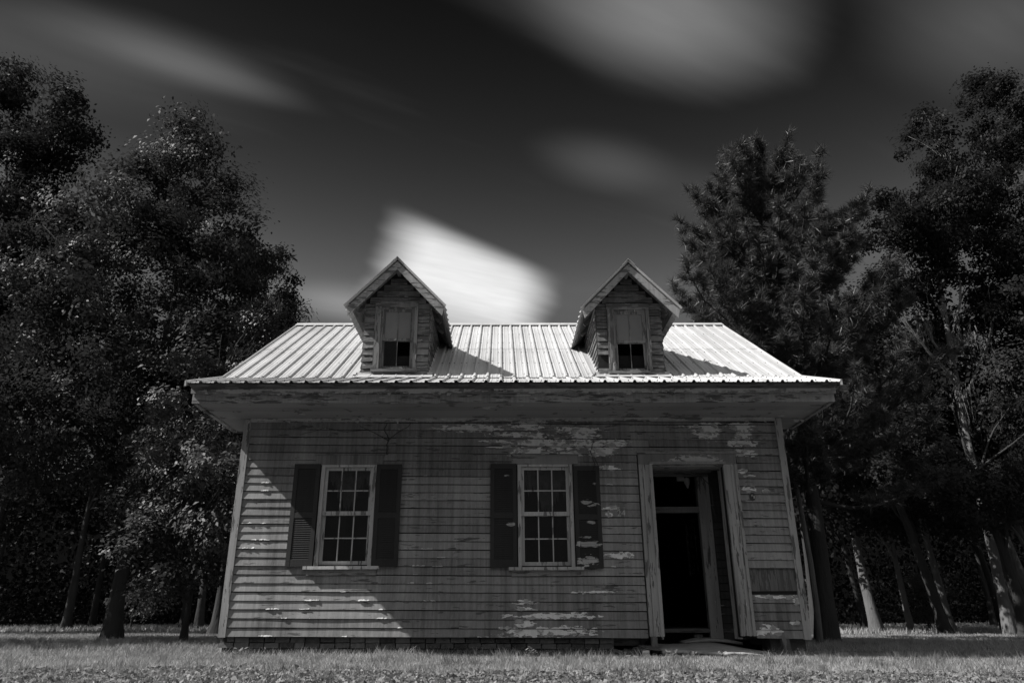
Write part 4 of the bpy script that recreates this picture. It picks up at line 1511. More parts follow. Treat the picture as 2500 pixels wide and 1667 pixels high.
def broad_tree(name, label, base, lobes, nclus, per, leaf, spread, trunk_r, trunk_top, leafmat=None, bark=None, seed=1, group=None, lean=(0, 0), limb_r=0.35, cat='tree', flare=1.7, moss=None, taper=0.93):
    global R
    R = np.random.default_rng(seed)
    rr = random.Random(seed)
    leafmat = leafmat or LEAF
    bark = bark or BARK
    bz = float(gz(np.array(base[0]), np.array(base[1])))
    loc = (base[0], base[1], bz)
    root = empty(name, loc, label, cat, group)
    # trunk and limbs
    mb = MB()
    top = Vector((base[0] + lean[0], base[1] + lean[1], trunk_top))
    path, rad = [], []
    n = 22
    for i in range(n + 1):
        t_ = i / n
        p = Vector((base[0], base[1], bz - 0.1)).lerp(top, t_)
        p += Vector((math.sin(t_ * 5 + seed) * 0.12 * trunk_top * 0.12 * t_, math.cos(t_ * 4 + seed) * 0.1 * trunk_top * 0.1 * t_, 0))
        path.append(p)
        fl = 1 + (flare - 1) * max(0, 1 - t_ * 8) ** 2
        rad.append(trunk_r * fl * (1 - taper * t_))
    mb.tube(path, rad, 14)
    for iv in range(len(path) * 14):
        ring, kk = divmod(iv, 14)
        c_ = path[ring]
        vv = Vector(mb.v[iv]) - c_
        th_ = 2 * math.pi * kk / 14
        low = max(0, 1 - ring / 1.3)
        q_f = 1 + rr.uniform(-0.10, 0.10) + 0.10 * math.sin(3 * th_ + seed + ring * 0.5) + low * 0.30 * max(0, math.cos(4 * th_ + seed))
        mb.v[iv] = tuple(c_ + Vector((vv.x * q_f, vv.y * q_f, vv.z)))
    for l in lobes:
        c = Vector(l[:3])
        k = min(n - 1, max(3, int(n * max(0.25, (c.z - 1.2 - bz) / (trunk_top - bz)) * 0.8)))
        lp = limb_path(path[k], c + Vector((0, 0, l[5] * 0.3)), 7, 0.1, rr)
        r0 = rad[k] * 0.6
        mb.tube(lp, [max(0.015, r0 * (1 - 0.85 * i / 7)) for i in range(8)], 6)
        for q in range(5):
            d = Vector((rr.uniform(-1, 1), rr.uniform(-1, 1), rr.uniform(-0.3, 1))).normalized()
            e = c + Vector((d.x * l[3], d.y * l[4], d.z * l[5])) * 0.85
            st_ = lp[rr.randrange(3, 7)]
            mb.tube(limb_path(st_, e, 5, 0.1, rr), [max(0.008, r0 * 0.3 * (1 - 0.85 * i / 5)) for i in range(6)], 4)
    mb.build('trunk', bark, root, loc, True)
    # crown: leafy puffs of uneven size spread through the lobes
    pts, outn = lobe_clusters(lobes, nclus)
    m = len(pts)
    pr_ = spread * (0.45 + 1.1 * R.random(m) ** 1.5)
    cnt = np.maximum(12, per * (pr_ / spread) ** 1.7).astype(int)
    idx = np.repeat(np.arange(m), cnt)
    tot = len(idx)
    d = unit(tot)
    rad_ = R.random((tot, 1)) ** 0.45 * (1 + 0.25 * R.normal(size=(tot, 1)).clip(-1.2, 1.6))
    squash = np.array([1.0, 1.0, 0.72])
    droop = np.zeros((tot, 3)); droop[:, 2] = -0.10 * R.random(tot)
    cent = pts[idx] + d * rad_ * pr_[idx][:, None] * squash + droop
    puffdir = unit(m) * 0.9 + outn * 0.3 + np.array([0, 0, 0.3])
    nn = d * 0.45 + puffdir[idx] + unit(tot) * 0.4 + np.array([0, 0, 0.2])
    sz = leaf * (0.55 + 0.8 * R.random(tot))
    keep = cent[:, 2] > bz + 0.1
    v = leaves(cent[keep], nn[keep], sz[keep])
    me = np_mesh('crown', v - np.array(loc), 4, leafmat)
    link('crown', me, root)
    if moss:
        strands = []
        for (mx, my, mz, cnt, ln) in moss:
            for q in range(cnt):
                x, y = mx + rr.uniform(-0.35, 0.35), my + rr.uniform(-0.35, 0.35)
                L = ln * rr.uniform(0.4, 1.1)
                w_ = rr.uniform(0.01, 0.03)
                an = rr.uniform(0, math.pi)
                px_, py_ = x, y
                k = 6
                zz = mz + rr.uniform(-0.2, 0.2)
                for i in range(k):
                    qx, qy = px_ + rr.uniform(-0.03, 0.03), py_ + rr.uniform(-0.03, 0.03)
                    w0, w1 = w_ * (1 - i / k), w_ * (1 - (i + 1) / k)
                    ca, sa = math.cos(an), math.sin(an)
                    strands += [(px_ - ca * w0, py_ - sa * w0, zz), (px_ + ca * w0, py_ + sa * w0, zz), (qx + ca * w1, qy + sa * w1, zz - L / k), (qx - ca * w1, qy - sa * w1, zz - L / k)]
                    px_, py_, zz = qx, qy, zz - L / k
        me = np_mesh('hanging_moss', np.array(strands) - np.array(loc), 4, MOSS)
        link('hanging_moss', me, root)
    return root


# ------------------------------------------------------------------ trees on the left
broad_tree('shade_tree', 'large leafy tree with flared dark trunk left of the house', (-9.5, 19.4),
           [(-10.3, 19.7, 8.8, 3.6, 3.2, 3.6), (-9.7, 19.6, 13.3, 1.35, 1.5, 2.2), (-12.1, 19.2, 9.6, 2.1, 2.0, 2.2), (-8.5, 19.4, 10.6, 1.6, 1.7, 2.2), (-10.9, 19.5, 12.0, 1.2, 1.3, 1.4),
            (-13.3, 18.9, 6.2, 2.2, 2.2, 2.0), (-10.8, 18.2, 5.2, 3.2, 2.0, 1.8), (-8.0, 19.0, 6.6, 2.0, 2.0, 2.2)],
           430, 290, 0.125, 0.60, 0.15, 12.0, LEAF, seed=3, flare=1.7)
broad_tree('tall_tree', 'tallest dark tree at the left edge, two-pronged top', (-19.2, 25.5),
           [(-20.1, 25.5, 19.8, 1.25, 1.3, 2.9), (-17.7, 25.3, 20.0, 0.8, 0.9, 1.5), (-18.2, 25.3, 18.4, 0.8, 0.8, 1.3), (-18.6, 25.3, 16.8, 1.3, 1.2, 1.8), (-20.2, 25.5, 21.2, 0.7, 0.7, 1.3), (-19.8, 25.5, 14.8, 3.0, 2.8, 2.6), (-21, 25, 8.5, 4.5, 3.5, 3.8), (-17.4, 25, 11.0, 1.8, 2.0, 2.6), (-16.6, 25, 14.2, 1.5, 1.6, 1.9), (-23, 25.5, 16, 2.2, 2.2, 3.0)],
           420, 240, 0.16, 0.70, 0.45, 17, LEAF_D, seed=5)
broad_tree('slender_tree', 'narrow leafy tree rising behind the left roof corner', (-8.6, 24.0),
           [(-8.3, 23.9, 11.4, 1.0, 1.2, 1.8), (-7.4, 23.7, 9.3, 1.0, 1.2, 1.7), (-9.0, 24, 8.2, 1.8, 1.8, 2.4), (-7.3, 23.9, 7.2, 1.2, 1.4, 1.6), (-8.6, 24, 5, 2.3, 2, 1.8)],
           230, 240, 0.13, 0.50, 0.2, 10.5, LEAF_D, seed=8)
broad_tree('evergreen_shrub', 'glossy evergreen small tree pressed against the left side of the house', (-6.7, 16.8),
           [(-6.6, 17.2, 6.4, 0.9, 1.0, 1.4), (-6.1, 17.6, 7.9, 0.6, 0.65, 0.9), (-6.9, 16.4, 4.6, 1.25, 1.3, 1.4), (-6.2, 15.0, 3.5, 1.05, 1.1, 0.9), (-7.6, 16.6, 3.4, 1.3, 1.2, 1.4),
            (-5.4, 14.1, 2.6, 0.65, 0.8, 0.85), (-6.4, 15.2, 2.0, 1.2, 1.0, 1.2), (-5.15, 13.6, 3.0, 0.3, 0.5, 0.5)],
           260, 150, 0.095, 0.34, 0.06, 7.0, LEAF_G, seed=12, cat='tree')
# off to the left, its shade falls across the lawn
broad_tree('yard_tree', 'round leafy tree standing off to the left of the yard', (-19.0, 13.0),
           [(-19.0, 13.0, 8.2, 3.6, 3.6, 3.4), (-17.5, 12.2, 6.0, 2.5, 2.5, 2.0), (-20.5, 14.2, 6.0, 2.5, 2.5, 2.0), (-18.5, 13.6, 11.0, 2.0, 2.0, 1.6)],
           110, 150, 0.26, 0.9, 0.3, 10, LEAF_D, seed=15)

# ------------------------------------------------------------------ pine on the right
def pine(base, Ht, seed, label):
    rr = random.Random(seed)
    Rn = np.random.default_rng(seed)
    bz = float(gz(np.array(base[0]), np.array(base[1])))
    loc = (base[0], base[1], bz)
    root = empty('pine_tree', loc, label, 'tree')
    mb = MB()
    path = [Vector((base[0] + 0.1 * math.sin(i * 0.7), base[1] + 0.08 * math.cos(i * 0.9), bz - 0.1 + (Ht - 0.4) * i / 12)) for i in range(13)]
    mb.tube(path, [0.21 * (1 + 0.5 * max(0, 1 - i / 1.2)) * (1 - 0.9 * i / 12) + 0.012 for i in range(13)], 10)
    tuft, tdir = [], []
    branches = []
    z = 3.4
    while z < Ht - 0.5:
        f_ = (z - 3.4) / (Ht - 3.4)
        for k in range(rr.choice([4, 5, 6])):
            az = rr.uniform(0, 2 * math.pi)
            if z < 7.0 and rr.random() < 0.25: continue
            prof = 4.3 * (1 - f_) ** 0.60 if f_ > 0.18 else 3.0 + 1.1 * f_ / 0.18
            L = prof * rr.uniform(0.7, 1.08)
            branches.append((z + rr.uniform(-0.2, 0.2), az, L, f_))
        z += rr.uniform(0.25, 0.36)
    # one long limb that reaches over the ridge of the house
    branches += [(6.6, math.atan2(-3.1, -2.7), 4.1, 0.3), (6.0, math.atan2(-2.7, -3.2), 3.9, 0.25), (7.2, math.atan2(-2.2, -3.1), 3.8, 0.35), (5.6, math.atan2(-1.5, 3), 3.9, 0.2)]
    for (z, az, L, f_) in branches:
        dirh = Vector((math.cos(az), math.sin(az), 0))
        rise = L * (0.16 + 0.55 * f_)
        o0 = Vector((base[0], base[1], z))
        bp = []
        for i in range(7):
            t_ = i / 6
            p = o0 + dirh * L * t_ + Vector((0, 0, rise * t_ * t_ - 0.12 * L * math.sin(math.pi * t_) * (1 - f_)))
            p += Vector((rr.uniform(-1, 1), rr.uniform(-1, 1), rr.uniform(-1, 1))) * 0.03 * L * t_
            bp.append(p)
        mb.tube(bp, [0.055 * (1 - 0.8 * i / 6) * (1.2 - f_) + 0.006 for i in range(7)], 5)
        ns = int(7 + L * 5.6)
        for q in range(ns):
            t_ = 0.35 + 0.65 * (q + rr.random()) / ns
            i = min(5, int(t_ * 6))
            p = bp[i].lerp(bp[i + 1], t_ * 6 - i)
            side = Vector((-dirh.y, dirh.x, 0)) * rr.uniform(-1, 1) * 0.8 * (1.15 - t_) * min(L, 2.6) * 0.55
            e = p + side + dirh * rr.uniform(0.05, 0.3) + Vector((0, 0, rr.uniform(0.02, 0.42)))
            mb.tube([p, p.lerp(e, 0.5) - Vector((0, 0, 0.03)), e], [0.012, 0.009, 0.005], 3)
            d = (e - p)
            d = (d.normalized() if d.length > 1e-6 else dirh) + Vector((0, 0, 0.5))
            for g in range(rr.choice([1, 2, 2])):
                tuft.append(tuple(e - (e - p) * 0.22 * g))
                tdir.append(tuple(d.normalized()))
        tuft.append(tuple(bp[-1])); tdir.append(tuple((dirh + Vector((0, 0, 0.7))).normalized()))
    for k in range(10):
        a = rr.uniform(0, 6.28)
        tuft.append((base[0] + 0.2 * math.cos(a), base[1] + 0.2 * math.sin(a), Ht - 0.4 + rr.uniform(-0.5, 0.4))); tdir.append((0.1, 0, 1))
    mb.build('trunk', BARK, root, loc, True)
    tuft, tdir = np.array(tuft), np.array(tdir)
    NN = 58
    n = len(tuft)
    d = Rn.normal(size=(n, NN, 3))
    d /= np.linalg.norm(d, axis=2, keepdims=True)
    d = d * 0.95 + tdir[:, None, :] * 0.62
    d /= np.linalg.norm(d, axis=2, keepdims=True)
    L = 0.27 * (0.75 + 0.4 * Rn.random((n, NN, 1)))
    st = tuft[:, None, :] + Rn.normal(size=(n, NN, 3)) * 0.02 - tdir[:, None, :] * 0.14 * Rn.random((n, NN, 1))
    side = np.cross(d, Rn.normal(size=(n, NN, 3)))
    side /= np.linalg.norm(side, axis=2, keepdims=True)
    wd = 0.009
    en = st + d * L
    en[:, :, 2] -= 0.03 * Rn.random((n, NN))
    v = np.stack([st - side * wd, st + side * wd, en], 2).reshape(-1, 3)
    me = np_mesh('crown', v - np.array(loc), 3, NEEDLE)
    link('crown', me, root)
    return root


pine((7.75, 18.6), 13.7, 21, 'bushy long-needled pine behind the right roof end')


def cedar(base, Ht, z0, rad, seed, label):
    rr = random.Random(seed)
    Rn = np.random.default_rng(seed)
    bz = float(gz(np.array(base[0]), np.array(base[1])))
    loc = (base[0], base[1], bz)
    root = empty('cedar_tree', loc, label, 'tree')
    mb = MB()
    mb.tube([(base[0] + 0.05 * math.sin(i), base[1], bz - 0.1 + (Ht - 0.3) * i / 8) for i in range(9)], [0.065 * (1 - 0.85 * i / 8) + 0.01 for i in range(9)], 8)
    mb.build('trunk', BARK_L, root, loc, True)
    cs, ax = [], []
    for k in range(46):
        az = rr.uniform(0, 6.28)
        f_ = rr.random() ** 0.8
        z = z0 + (Ht - z0) * f_ * 0.9
        rmax = rad * (1 - f_) ** 0.55 + 0.06
        r0 = rmax * rr.uniform(0.45, 1.0)
        L = rr.uniform(0.7, 1.3) * (1.1 - 0.4 * f_)
        x0, y0 = base[0] + r0 * math.cos(az), base[1] + r0 * math.sin(az)
        m = 230
        t_ = Rn.random(m)
        wid = 0.14 * (1 - t_) ** 0.7 + 0.02
        c = np.stack([x0 + Rn.normal(size=m) * wid - 0.25 * r0 * math.cos(az) * t_, y0 + Rn.normal(size=m) * wid - 0.25 * r0 * math.sin(az) * t_, z + L * t_ - 0.3], 1)
        cs.append(c)
        a = Rn.normal(size=(m, 3)) * 0.5 + np.array([math.cos(az) * 0.3, math.sin(az) * 0.3, 1.0])
        ax.append(a)
    cs = np.concatenate(cs); ax = np.concatenate(ax)
    keep = cs[:, 2] < Ht
    cs, ax = cs[keep], ax[keep]
    nn = Rn.normal(size=cs.shape)
    v = leaves(cs, nn, 0.11 * (0.6 + 0.8 * Rn.random(len(cs))), 0.28, 0.05, axis=ax)
    link('crown', np_mesh('crown', v - np.array(loc), 4, CEDAR), root)


cedar((7.05, 17.4), 7.75, 3.6, 0.55, 31, 'small upright cedar showing above the right roof slope')

# ------------------------------------------------------------------ trees at the right edge
broad_tree('moss_tree', 'tall pale-limbed tree hung with moss near the right edge', (16.3, 25.0),
           [(18.0, 25.5, 18.6, 1.0, 1.2, 2.2), (15.0, 25, 14.8, 1.3, 1.4, 1.3), (17.2, 25.2, 14.6, 1.5, 1.6, 1.9), (16.3, 25.6, 12.6, 1.1, 1.0, 0.9), (14.3, 24.8, 11.9, 0.8, 0.9, 0.7), (18.8, 25.2, 11.0, 1.2, 1.3, 1.5), (18.4, 25.0, 16.4, 1.2, 1.3, 1.5), (19.3, 25.4, 13.4, 1.4, 1.4, 1.4)],
           240, 210, 0.14, 0.52, 0.17, 14.0, LEAF_D, BARK_P, seed=41, lean=(0.4, 0.2), flare=1.2, taper=0.6,
           moss=[(15.6, 24.9, 10.4, 34, 0.8), (16.9, 24.8, 10.2, 40, 1.0), (17.6, 24.9, 9.6, 26, 1.2), (16.4, 24.7, 8.0, 30, 1.6), (14.2, 24.7, 10.8, 20, 0.7)])
broad_tree('edge_tree', 'tallest tree at the right edge, crown running out of the picture', (21.0, 26.5),
           [(22.0, 26.5, 20.8, 1.3, 1.5, 2.6), (20.7, 26.3, 16.4, 1.2, 1.4, 1.7), (22.8, 26.5, 15.5, 2.0, 2.0, 2.4), (20.3, 26.0, 12.0, 1.2, 1.3, 1.3), (22.0, 26, 10.5, 2.2, 2.0, 2.2), (20.2, 26, 9.0, 1.6, 1.5, 1.6)],
           330, 200, 0.15, 0.58, 0.20, 18.0, LEAF_D, BARK_P, seed=43, flare=1.35,
           moss=[(20.3, 26.0, 11.0, 26, 1.2), (21.3, 26.0, 9.4, 26, 1.4)])
broad_tree('low_tree', 'spreading lower tree filling the gap beneath the mossy tree', (15.6, 23.0),
           [(13.3, 23.0, 6.6, 1.0, 1.2, 1.3), (17.2, 23.0, 6.8, 1.3, 1.4, 1.7), (18.8, 23.2, 7.4, 1.4, 1.6, 1.9), (12.9, 22.8, 4.9, 1.3, 1.3, 1.2), (15.4, 22.6, 4.0, 2.0, 1.6, 1.1), (18.4, 23, 4.9, 1.8, 1.6, 1.5)],
           230, 220, 0.13, 0.52, 0.2, 7.0, LEAF, BARK, seed=45, lean=(-0.8, 0))

# ------------------------------------------------------------------ the wood behind
wood = []
rr = random.Random(77)
spots = [  # x, y, height, trunk radius, pale bark, lean, label
    (14.9, 31.0, 13, 0.33, True, -0.9, 'pale sunlit trunk nearest the pine among the right-hand wood'),
    (16.6, 31.6, 12, 0.20, True, -0.6, 'thinner pale trunk just right of the brightest sunlit one'),
    (17.6, 30.5, 13, 0.24, True, -1.0, 'slanting pale trunk left of the black leaning tree'),
    (15.3, 26.8, 12, 0.28, False, -1.8, 'black leaning trunk in the middle of the right-hand wood'),
    (20.4, 31.5, 13, 0.22, False, -1.2, 'thin dark trunk in the shade right of the leaning tree'),
    (18.9, 27.0, 12, 0.26, True, -2.0, 'leaning pale trunk close to the right edge'),
    (20.6, 28.5, 12, 0.26, True, -2.2, 'strongly leaning trunk at the right edge of the wood'),
    (12.8, 33.0, 12, 0.22, False, 0.2, 'dark straight trunk right behind the pine trunk'),
    (11.4, 36.0, 12, 0.24, False, 0.0, 'far dark trunk between the pine and the pale trunks'),
    (10.3, 25.6, 12.5, 0.24, False, 0.3, 'dark tree added close behind the pine to shade the right-hand wood'),  # added to keep sun off the trunks near the right edge
    (-17.5, 36.0, 13, 0.30, False, 0.3, 'dim trunk in the wood at the far left'),
    (-13.0, 34.0, 13, 0.26, False, 0.0, 'dim trunk just right of the big shade tree'),
    (-10.0, 37.0, 13, 0.24, False, 0.2, 'thin dim trunk near the left house corner'),
    (-22.5, 34.0, 13, 0.32, False, -0.2, 'thick dim trunk by the left picture edge'),
]
for i, (x, y, h, tr_, pale, ln, lab) in enumerate(spots):
    lob = [(x + ln + rr.uniform(-1.8, 1.8), y + rr.uniform(-1, 1), h * (0.40 + 0.12 * q), rr.uniform(1.6, 2.6), rr.uniform(1.6, 2.4), rr.uniform(1.3, 2.0)) for q in range(5)]
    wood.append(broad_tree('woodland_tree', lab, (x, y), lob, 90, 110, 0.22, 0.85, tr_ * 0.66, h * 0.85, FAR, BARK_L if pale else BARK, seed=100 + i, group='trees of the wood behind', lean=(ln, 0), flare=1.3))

for (x, y, h, lab) in [(11.9, 33.5, 2.6, 'sunlit shrub right beside the pine trunk'), (13.6, 35.5, 2.2, 'low pale shrub between the pine and the brightest trunk'), (19.2, 35.0, 2.4, 'dim shrub between the slanting trunks'),
                       (-15.2, 32.5, 2.3, 'dim shrub left of the big shade tree trunk'), (-11.2, 35.0, 2.8, 'pale shrub in the gap right of the shade tree trunk'), (-8.6, 31.5, 2.0, 'low shrub near the left house corner')]:
    broad_tree('shrub', lab, (x, y), [(x, y, h * 0.55, h * 0.5, h * 0.45, h * 0.42), (x + 0.5, y, h * 0.75, h * 0.3, h * 0.3, h * 0.3)], 26, 110, 0.13, 0.4, 0.05, h * 0.8, LEAF_P, BARK, seed=int(h * 100), cat='shrub', group='shrubs at the edge of the wood')
for i in range(22):
    x = rr.choice([rr.uniform(-34, -9), rr.uniform(11.5, 34)])
    y = rr.uniform(33, 41)
    h = rr.uniform(9, 13)
    lob = [(x + rr.uniform(-1, 1), y, h * rr.uniform(0.7, 0.95), 1.6, 1.4, 1.4) for q in range(2)]
    broad_tree('woodland_tree', 'thin dark trunk deep in the shaded wood', (x, y), lob, 16, 60, 0.24, 0.8, rr.uniform(0.09, 0.2), h * 0.9, FAR, BARK, seed=200 + i, group='thin trunks deep in the wood', lean=(rr.uniform(-1.2, 0.6), 0), flare=1.3)

# far belt of wood: one mass nobody could count
def wood_belt():
    Rn = np.random.default_rng(9)
    n = 260000
    x = -85 + 170 * Rn.random(n)
    top = np.where(x < 0, 17.0, 14.0) + 2.5 * np.sin(x * 0.31) + 1.8 * np.sin(x * 0.83 + 1) + 1.2 * np.sin(x * 1.9)
    top = np.where((x > -17) & (x < 15), np.minimum(top, 10.5), top)
    z = 0.1 + top * Rn.random(n) ** 0.9
    depth = Rn.random(n) ** 1.4
    skirt = 4.4 + 0.9 * np.sin(x * 0.7) + 0.6 * np.sin(x * 1.7 + 2)
    # the crowns overhang; below them the wood is open and dark
    y = np.where(z > skirt, 38 + depth * 22, 50 + depth * 12) + 1.5 * np.sin(x * 0.35)
    # thinner at mid height so gaps show
    c = np.stack([x + Rn.normal(0, 0.4, n), y, z], 1)
    keep = (np.sin(x * 1.3 + z * 0.9) + np.sin(z * 1.7 - x * 0.6) + Rn.normal(0, 0.8, n)) > -1.7
    c = c[keep]
    nn = Rn.normal(size=c.shape) + np.array([0, -0.4, 0.4])
    v = leaves(c, nn, 0.34 * (0.5 + Rn.random(len(c))), 0.6, 0.1)
    o = link('far_wood', np_mesh('far_wood', v, 4, DEEP_SHADE))
    tag(o, 'dark mass of woodland closing the lawn behind the house', 'wood', None, 'stuff')
    # low undergrowth at the foot of the wood
    n = 36000
    x = -75 + 150 * Rn.random(n)
    y = 45 + 8 * Rn.random(n) + 2 * np.sin(x * 0.5)
    z = Rn.random(n) ** 1.5 * (1.6 + 1.1 * np.sin(x * 0.9) + 0.8 * np.sin(x * 2.3))
    c = np.stack([x, y, np.maximum(z, 0.05)], 1)
    v = leaves(c, Rn.normal(size=c.shape) + np.array([0, -0.3, 0.5]), 0.17 * (0.5 + Rn.random(n)), 0.6, 0.1)
    o = link('undergrowth', np_mesh('undergrowth', v, 4, DEEP_SHADE))
    tag(o, 'low dark undergrowth along the edge of the wood', 'undergrowth', None, 'stuff')


wood_belt()


def backdrop_bank():  # added backdrop: keeps bright sky from showing between the leaves
    xs = np.linspace(-260, 260, 131)
    prof = [(60, -0.3), (64, 3.0), (68, 8.0), (74, 12.0), (84, 14.5), (120, 15.0), (220, 9.0), (300, -1.0)]
    rr_ = random.Random(4)
    v, f = [], []
    for i, x in enumerate(xs):
        for (y, z) in prof:
            v.append((x, y + 3 * math.sin(x * 0.07), z * (1 + 0.12 * math.sin(x * 0.21) + rr_.uniform(-0.06, 0.06)) - 0.2))
    n = len(prof)
    for i in range(len(xs) - 1):
        for j in range(n - 1):
            a = i * n + j
            f.append((a, a + 1, a + n + 1, a + n))
    mb = MB(); mb.add(v, f)
    o = mb.build('backdrop_hill', BACKDROP, None, None, True)
    tag(o, 'added dark backdrop rise blocking sky gaps behind the trees', None, None, 'structure')


backdrop_bank()

# ------------------------------------------------------------------ grass
def blades(n, ysel, hmin, hmax, wid, lean_, seed, mask=None):
    Rn = np.random.default_rng(seed)
    y0, y1 = ysel
    y = np.sqrt(y0 ** 2 + (y1 ** 2 - y0 ** 2) * Rn.random(n))
    x = (Rn.random(n) * 2 - 1) * (0.80 * y + 1.2)
    keep = ~((x > XL - 0.02) & (x < XR + 0.05) & (y > YF + 0.03) & (y < YB))
    keep &= ~((x > 1.9) & (x < 3.9) & (y > 11.02) & (y < 12.5))
    cl = 0.5 + 0.5 * np.sin(x * 3.1 + np.sin(y * 2.3) * 2) * np.sin(y * 2.7 + np.cos(x * 1.7) * 2)
    keep &= Rn.random(n) < (0.55 + 0.45 * cl)
    if mask is not None:
        keep &= mask(x, y, Rn)
    x, y, cl = x[keep], y[keep], cl[keep]
    n = len(x)
    z = gz(x, y)
    h = (hmin + (hmax - hmin) * Rn.random(n) ** 1.6) * (0.75 + 0.5 * cl)
    az = Rn.random(n) * 2 * np.pi
    ln = lean_ * (0.3 + Rn.random(n)) * h
    la = Rn.random(n) * 2 * np.pi
    b = np.stack([x, y, z - 0.005], 1)
    sd = np.stack([np.cos(az), np.sin(az), 0 * az], 1) * (wid * (0.6 + 0.8 * Rn.random(n)))[:, None]
    tip = b + np.stack([np.cos(la) * ln, np.sin(la) * ln, h], 1)
    return np.stack([b - sd, b + sd, tip], 1).reshape(-1, 3)


band = lambda x, y: 7.75 + 0.16 * np.sin(x * 1.4) + 0.1 * np.sin(x * 3.7)
g1 = blades(330000, (6.0, 12.6), 0.018, 0.058, 0.0040, 0.9, 1, lambda x, y, Rn: (y > band(x, y)) | (Rn.random(len(x)) < 0.35))
g2 = blades(220000, (12.4, 26.0), 0.03, 0.09, 0.007, 0.8, 2)
g3 = blades(120000, (26.0, 60.0), 0.06, 0.22, 0.02, 0.7, 3)
g4 = blades(24000, (10.8, 11.62), 0.03, 0.13, 0.0045, 0.8, 4, lambda x, y, Rn: (x > -4.6) & (x < 5.2) & (y > 11.05 - 0.15 * np.sin(x * 2)))
def tufts(n, seed):
    Rn = np.random.default_rng(seed)
    y = np.sqrt(6.4 ** 2 + (18.0 ** 2 - 6.4 ** 2) * Rn.random(n))
    x = (Rn.random(n) * 2 - 1) * 0.8 * y
    ok = ~((x > XL - 0.1) & (x < XR + 0.1) & (y > YF - 0.1) & (y < YB)) & ~((x > 1.9) & (x < 3.9) & (y > 10.9) & (y < 12.5))
    x, y = x[ok], y[ok]
    out_ = []
    k = 16
    for a, c in zip(x, y):
        hh = (0.05 + 0.07 * Rn.random()) * (1 + 0.02 * c)
        b = np.stack([a + Rn.normal(0, 0.03, k), c + Rn.normal(0, 0.03, k), np.zeros(k)], 1)
        b[:, 2] = gz(b[:, 0], b[:, 1]) - 0.005
        tip = b + np.stack([Rn.normal(0, 0.4, k) * hh, Rn.normal(0, 0.4, k) * hh, hh * (0.6 + 0.6 * Rn.random(k))], 1)
        sd = np.array([1, 0.2, 0]) * 0.0045
        out_.append(np.stack([b - sd, b + sd, tip], 1).reshape(-1, 3))
    return np.concatenate(out_)


gall = np.concatenate([g1, g2, g3, g4, tufts(1500, 6)])
o = link('grass', np_mesh('grass', gall, 3, GRASS))
tag(o, 'short sunlit grass of the lawn', 'grass', None, 'stuff')


def low_cover():
    Rn = np.random.default_rng(17)
    n = 60000
    y = np.sqrt(5.6 ** 2 + (8.3 ** 2 - 5.6 ** 2) * Rn.random(n))
    x = (Rn.random(n) * 2 - 1) * (0.8 * y + 1.2)
    cl = np.sin(x * 4.3 + np.sin(y * 5) * 1.5) + np.sin(y * 6.1 + np.cos(x * 2.9) * 2)
    keep = (y < band(x, y) + 0.25 * Rn.random(n)) & (cl + Rn.normal(0, 0.7, n) > -0.6)
    x, y = x[keep], y[keep]
    n = len(x)
    c = np.stack([x, y, gz(x, y) + 0.008 + 0.035 * Rn.random(n)], 1)
    nn = Rn.normal(size=(n, 3)) * 0.7 + np.array([0, -0.15, 0.9])
    v = leaves(c, nn, 0.022 + 0.028 * Rn.random(n), 0.7, 0.15)
    o = link('ground_cover', np_mesh('ground_cover', v, 4, CLOVER))
    tag(o, 'coarse low leafy ground cover along the near edge of the lawn', 'ground cover', None, 'stuff')
    n = 700
    y = 6.3 + 2.0 * Rn.random(n)
    x = (Rn.random(n) * 2 - 1) * (0.8 * y + 1)
    c = np.stack([x, y, gz(x, y) + 0.03], 1)
    v = leaves(c, Rn.normal(size=(n, 3)) * 0.5 + np.array([0, 0, 1.0]), 0.05 + 0.05 * Rn.random(n), 0.6, 0.2)
    o = link('leaf_litter', np_mesh('leaf_litter', v, 4, WEED))
    tag(o, 'pale fallen leaves scattered over the near ground cover', 'leaf litter', None, 'stuff')


low_cover()


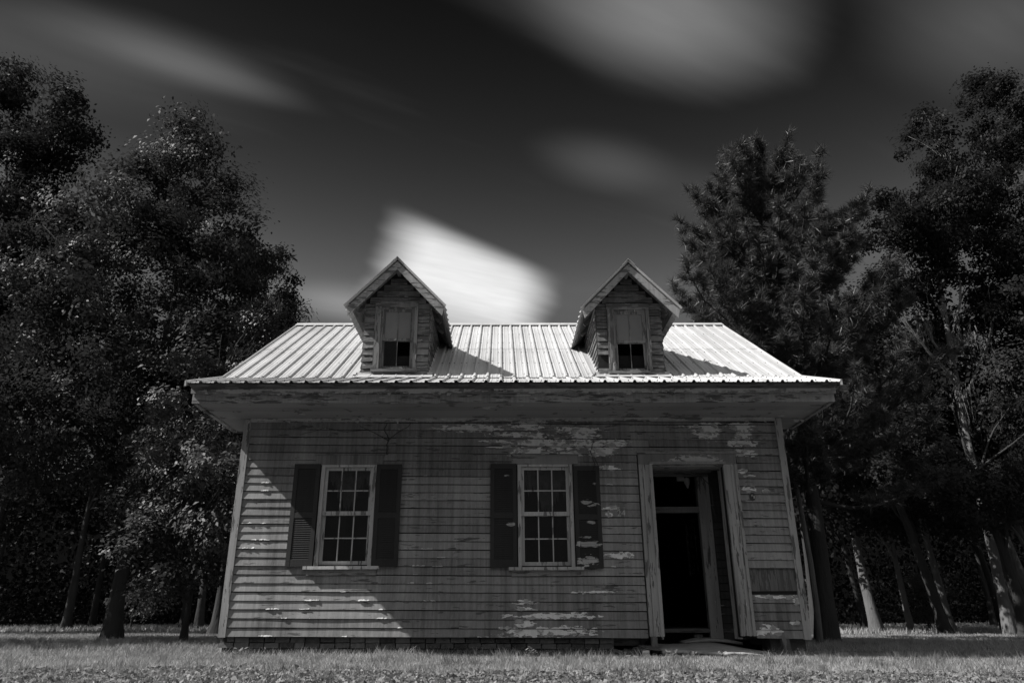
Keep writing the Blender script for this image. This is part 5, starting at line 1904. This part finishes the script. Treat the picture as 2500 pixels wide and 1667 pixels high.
# ------------------------------------------------------------------ weeds along the foundation
def weed(x, y, h, nl, seed, label, kind=0):
    rr = random.Random(seed)
    z = float(gz(np.array(x), np.array(y)))
    root = empty('weed', (x, y, z), label, 'weed', 'weeds along the foundation')
    mb = MB()
    mb2 = MB()
    for s in range(nl):
        az = rr.uniform(0, 6.28)
        hh = h * rr.uniform(0.5, 1.05)
        ln = hh * rr.uniform(0.15, 0.8)
        path = [Vector((x + math.cos(az) * ln * t_ * t_, y + math.sin(az) * ln * t_ * t_ * 0.6, z - 0.01 + hh * (t_ - 0.18 * t_ * t_ * (ln / hh)))) for t_ in (0, 0.35, 0.7, 1)]
        if kind == 0:      # grass-like blades
            for i in range(3):
                w0, w1 = 0.007 * (1 - i / 3), 0.007 * (1 - (i + 1) / 3)
                sdv = Vector((-math.sin(az), math.cos(az), 0))
                if abs(sdv.x) < 0.3: sdv = Vector((1, 0, 0))
                mb.add([path[i] - sdv * w0, path[i] + sdv * w0, path[i + 1] + sdv * w1, path[i + 1] - sdv * w1], [(0, 1, 2, 3)])
        else:              # stalk with leaves
            mb2.tube(path, [0.004, 0.0035, 0.003, 0.002], 4)
            for q in range(4):
                p = path[min(3, 1 + q % 3)]
                a2 = rr.uniform(0, 6.28)
                L = h * rr.uniform(0.25, 0.5) * (1.3 if kind == 2 else 0.7)
                d = Vector((math.cos(a2), math.sin(a2) * 0.6, rr.uniform(0.1, 0.7))).normalized()
                sdv = d.cross(Vector((0, -0.4, 1))).normalized() * L * 0.26
                mb.add([p, p + d * L * 0.45 + sdv, p + d * L, p + d * L * 0.45 - sdv], [(0, 1, 2, 3)])
    if mb.v: mb.build('leaf', WEED, root, (x, y, z))
    if mb2.v: mb2.build('stem', WEED, root, (x, y, z))
    return root


weed(-3.72, 11.32, 0.13, 4, 1, 'broad-leaved weed by the left foundation corner', 2)
weed(-3.42, 11.38, 0.12, 2, 2, 'single flowering stalk right of the broad-leaved weed', 1)
weed(-1.78, 11.36, 0.16, 6, 3, 'arching grass clump below the left window', 0)
weed(-1.30, 11.36, 0.17, 3, 4, 'tall seed stalk against the bricks between the windows', 1)
weed(-0.55, 11.2, 0.14, 5, 5, 'grass clump at the shaded notch of the lawn', 0)
weed(-0.35, 11.05, 0.18, 4, 6, 'tall thin grass stems in front of the mid foundation', 0)
weed(0.10, 11.1, 0.15, 4, 7, 'upright blades left of the pale-leaved weed', 0)
weed(0.42, 11.05, 0.14, 6, 8, 'pale-leaved weed below the right window', 2)
weed(0.70, 11.1, 0.12, 5, 9, 'small grass clump right of the pale-leaved weed', 0)
weed(1.20, 11.15, 0.13, 5, 10, 'curling grass blades near the end of the bricks', 0)
weed(1.48, 11.2, 0.14, 3, 11, 'leafy sprig before the leaning lath', 1)
weed(2.33, 10.95, 0.12, 5, 12, 'leafy weed at the foot of the left post', 2)
weed(2.65, 10.95, 0.09, 5, 13, 'small leafy weed before the slab hollow', 2)
weed(3.02, 10.88, 0.10, 5, 14, 'leafy weed under the middle of the slab edge', 2)
weed(3.85, 11.2, 0.12, 4, 15, 'sprig at the right tip of the step slab', 1)
weed(4.20, 11.15, 0.12, 5, 16, 'weed at the foot of the right leaning post', 2)
weed(4.75, 11.1, 0.16, 7, 17, 'tall grass clump beside the right house corner', 0)
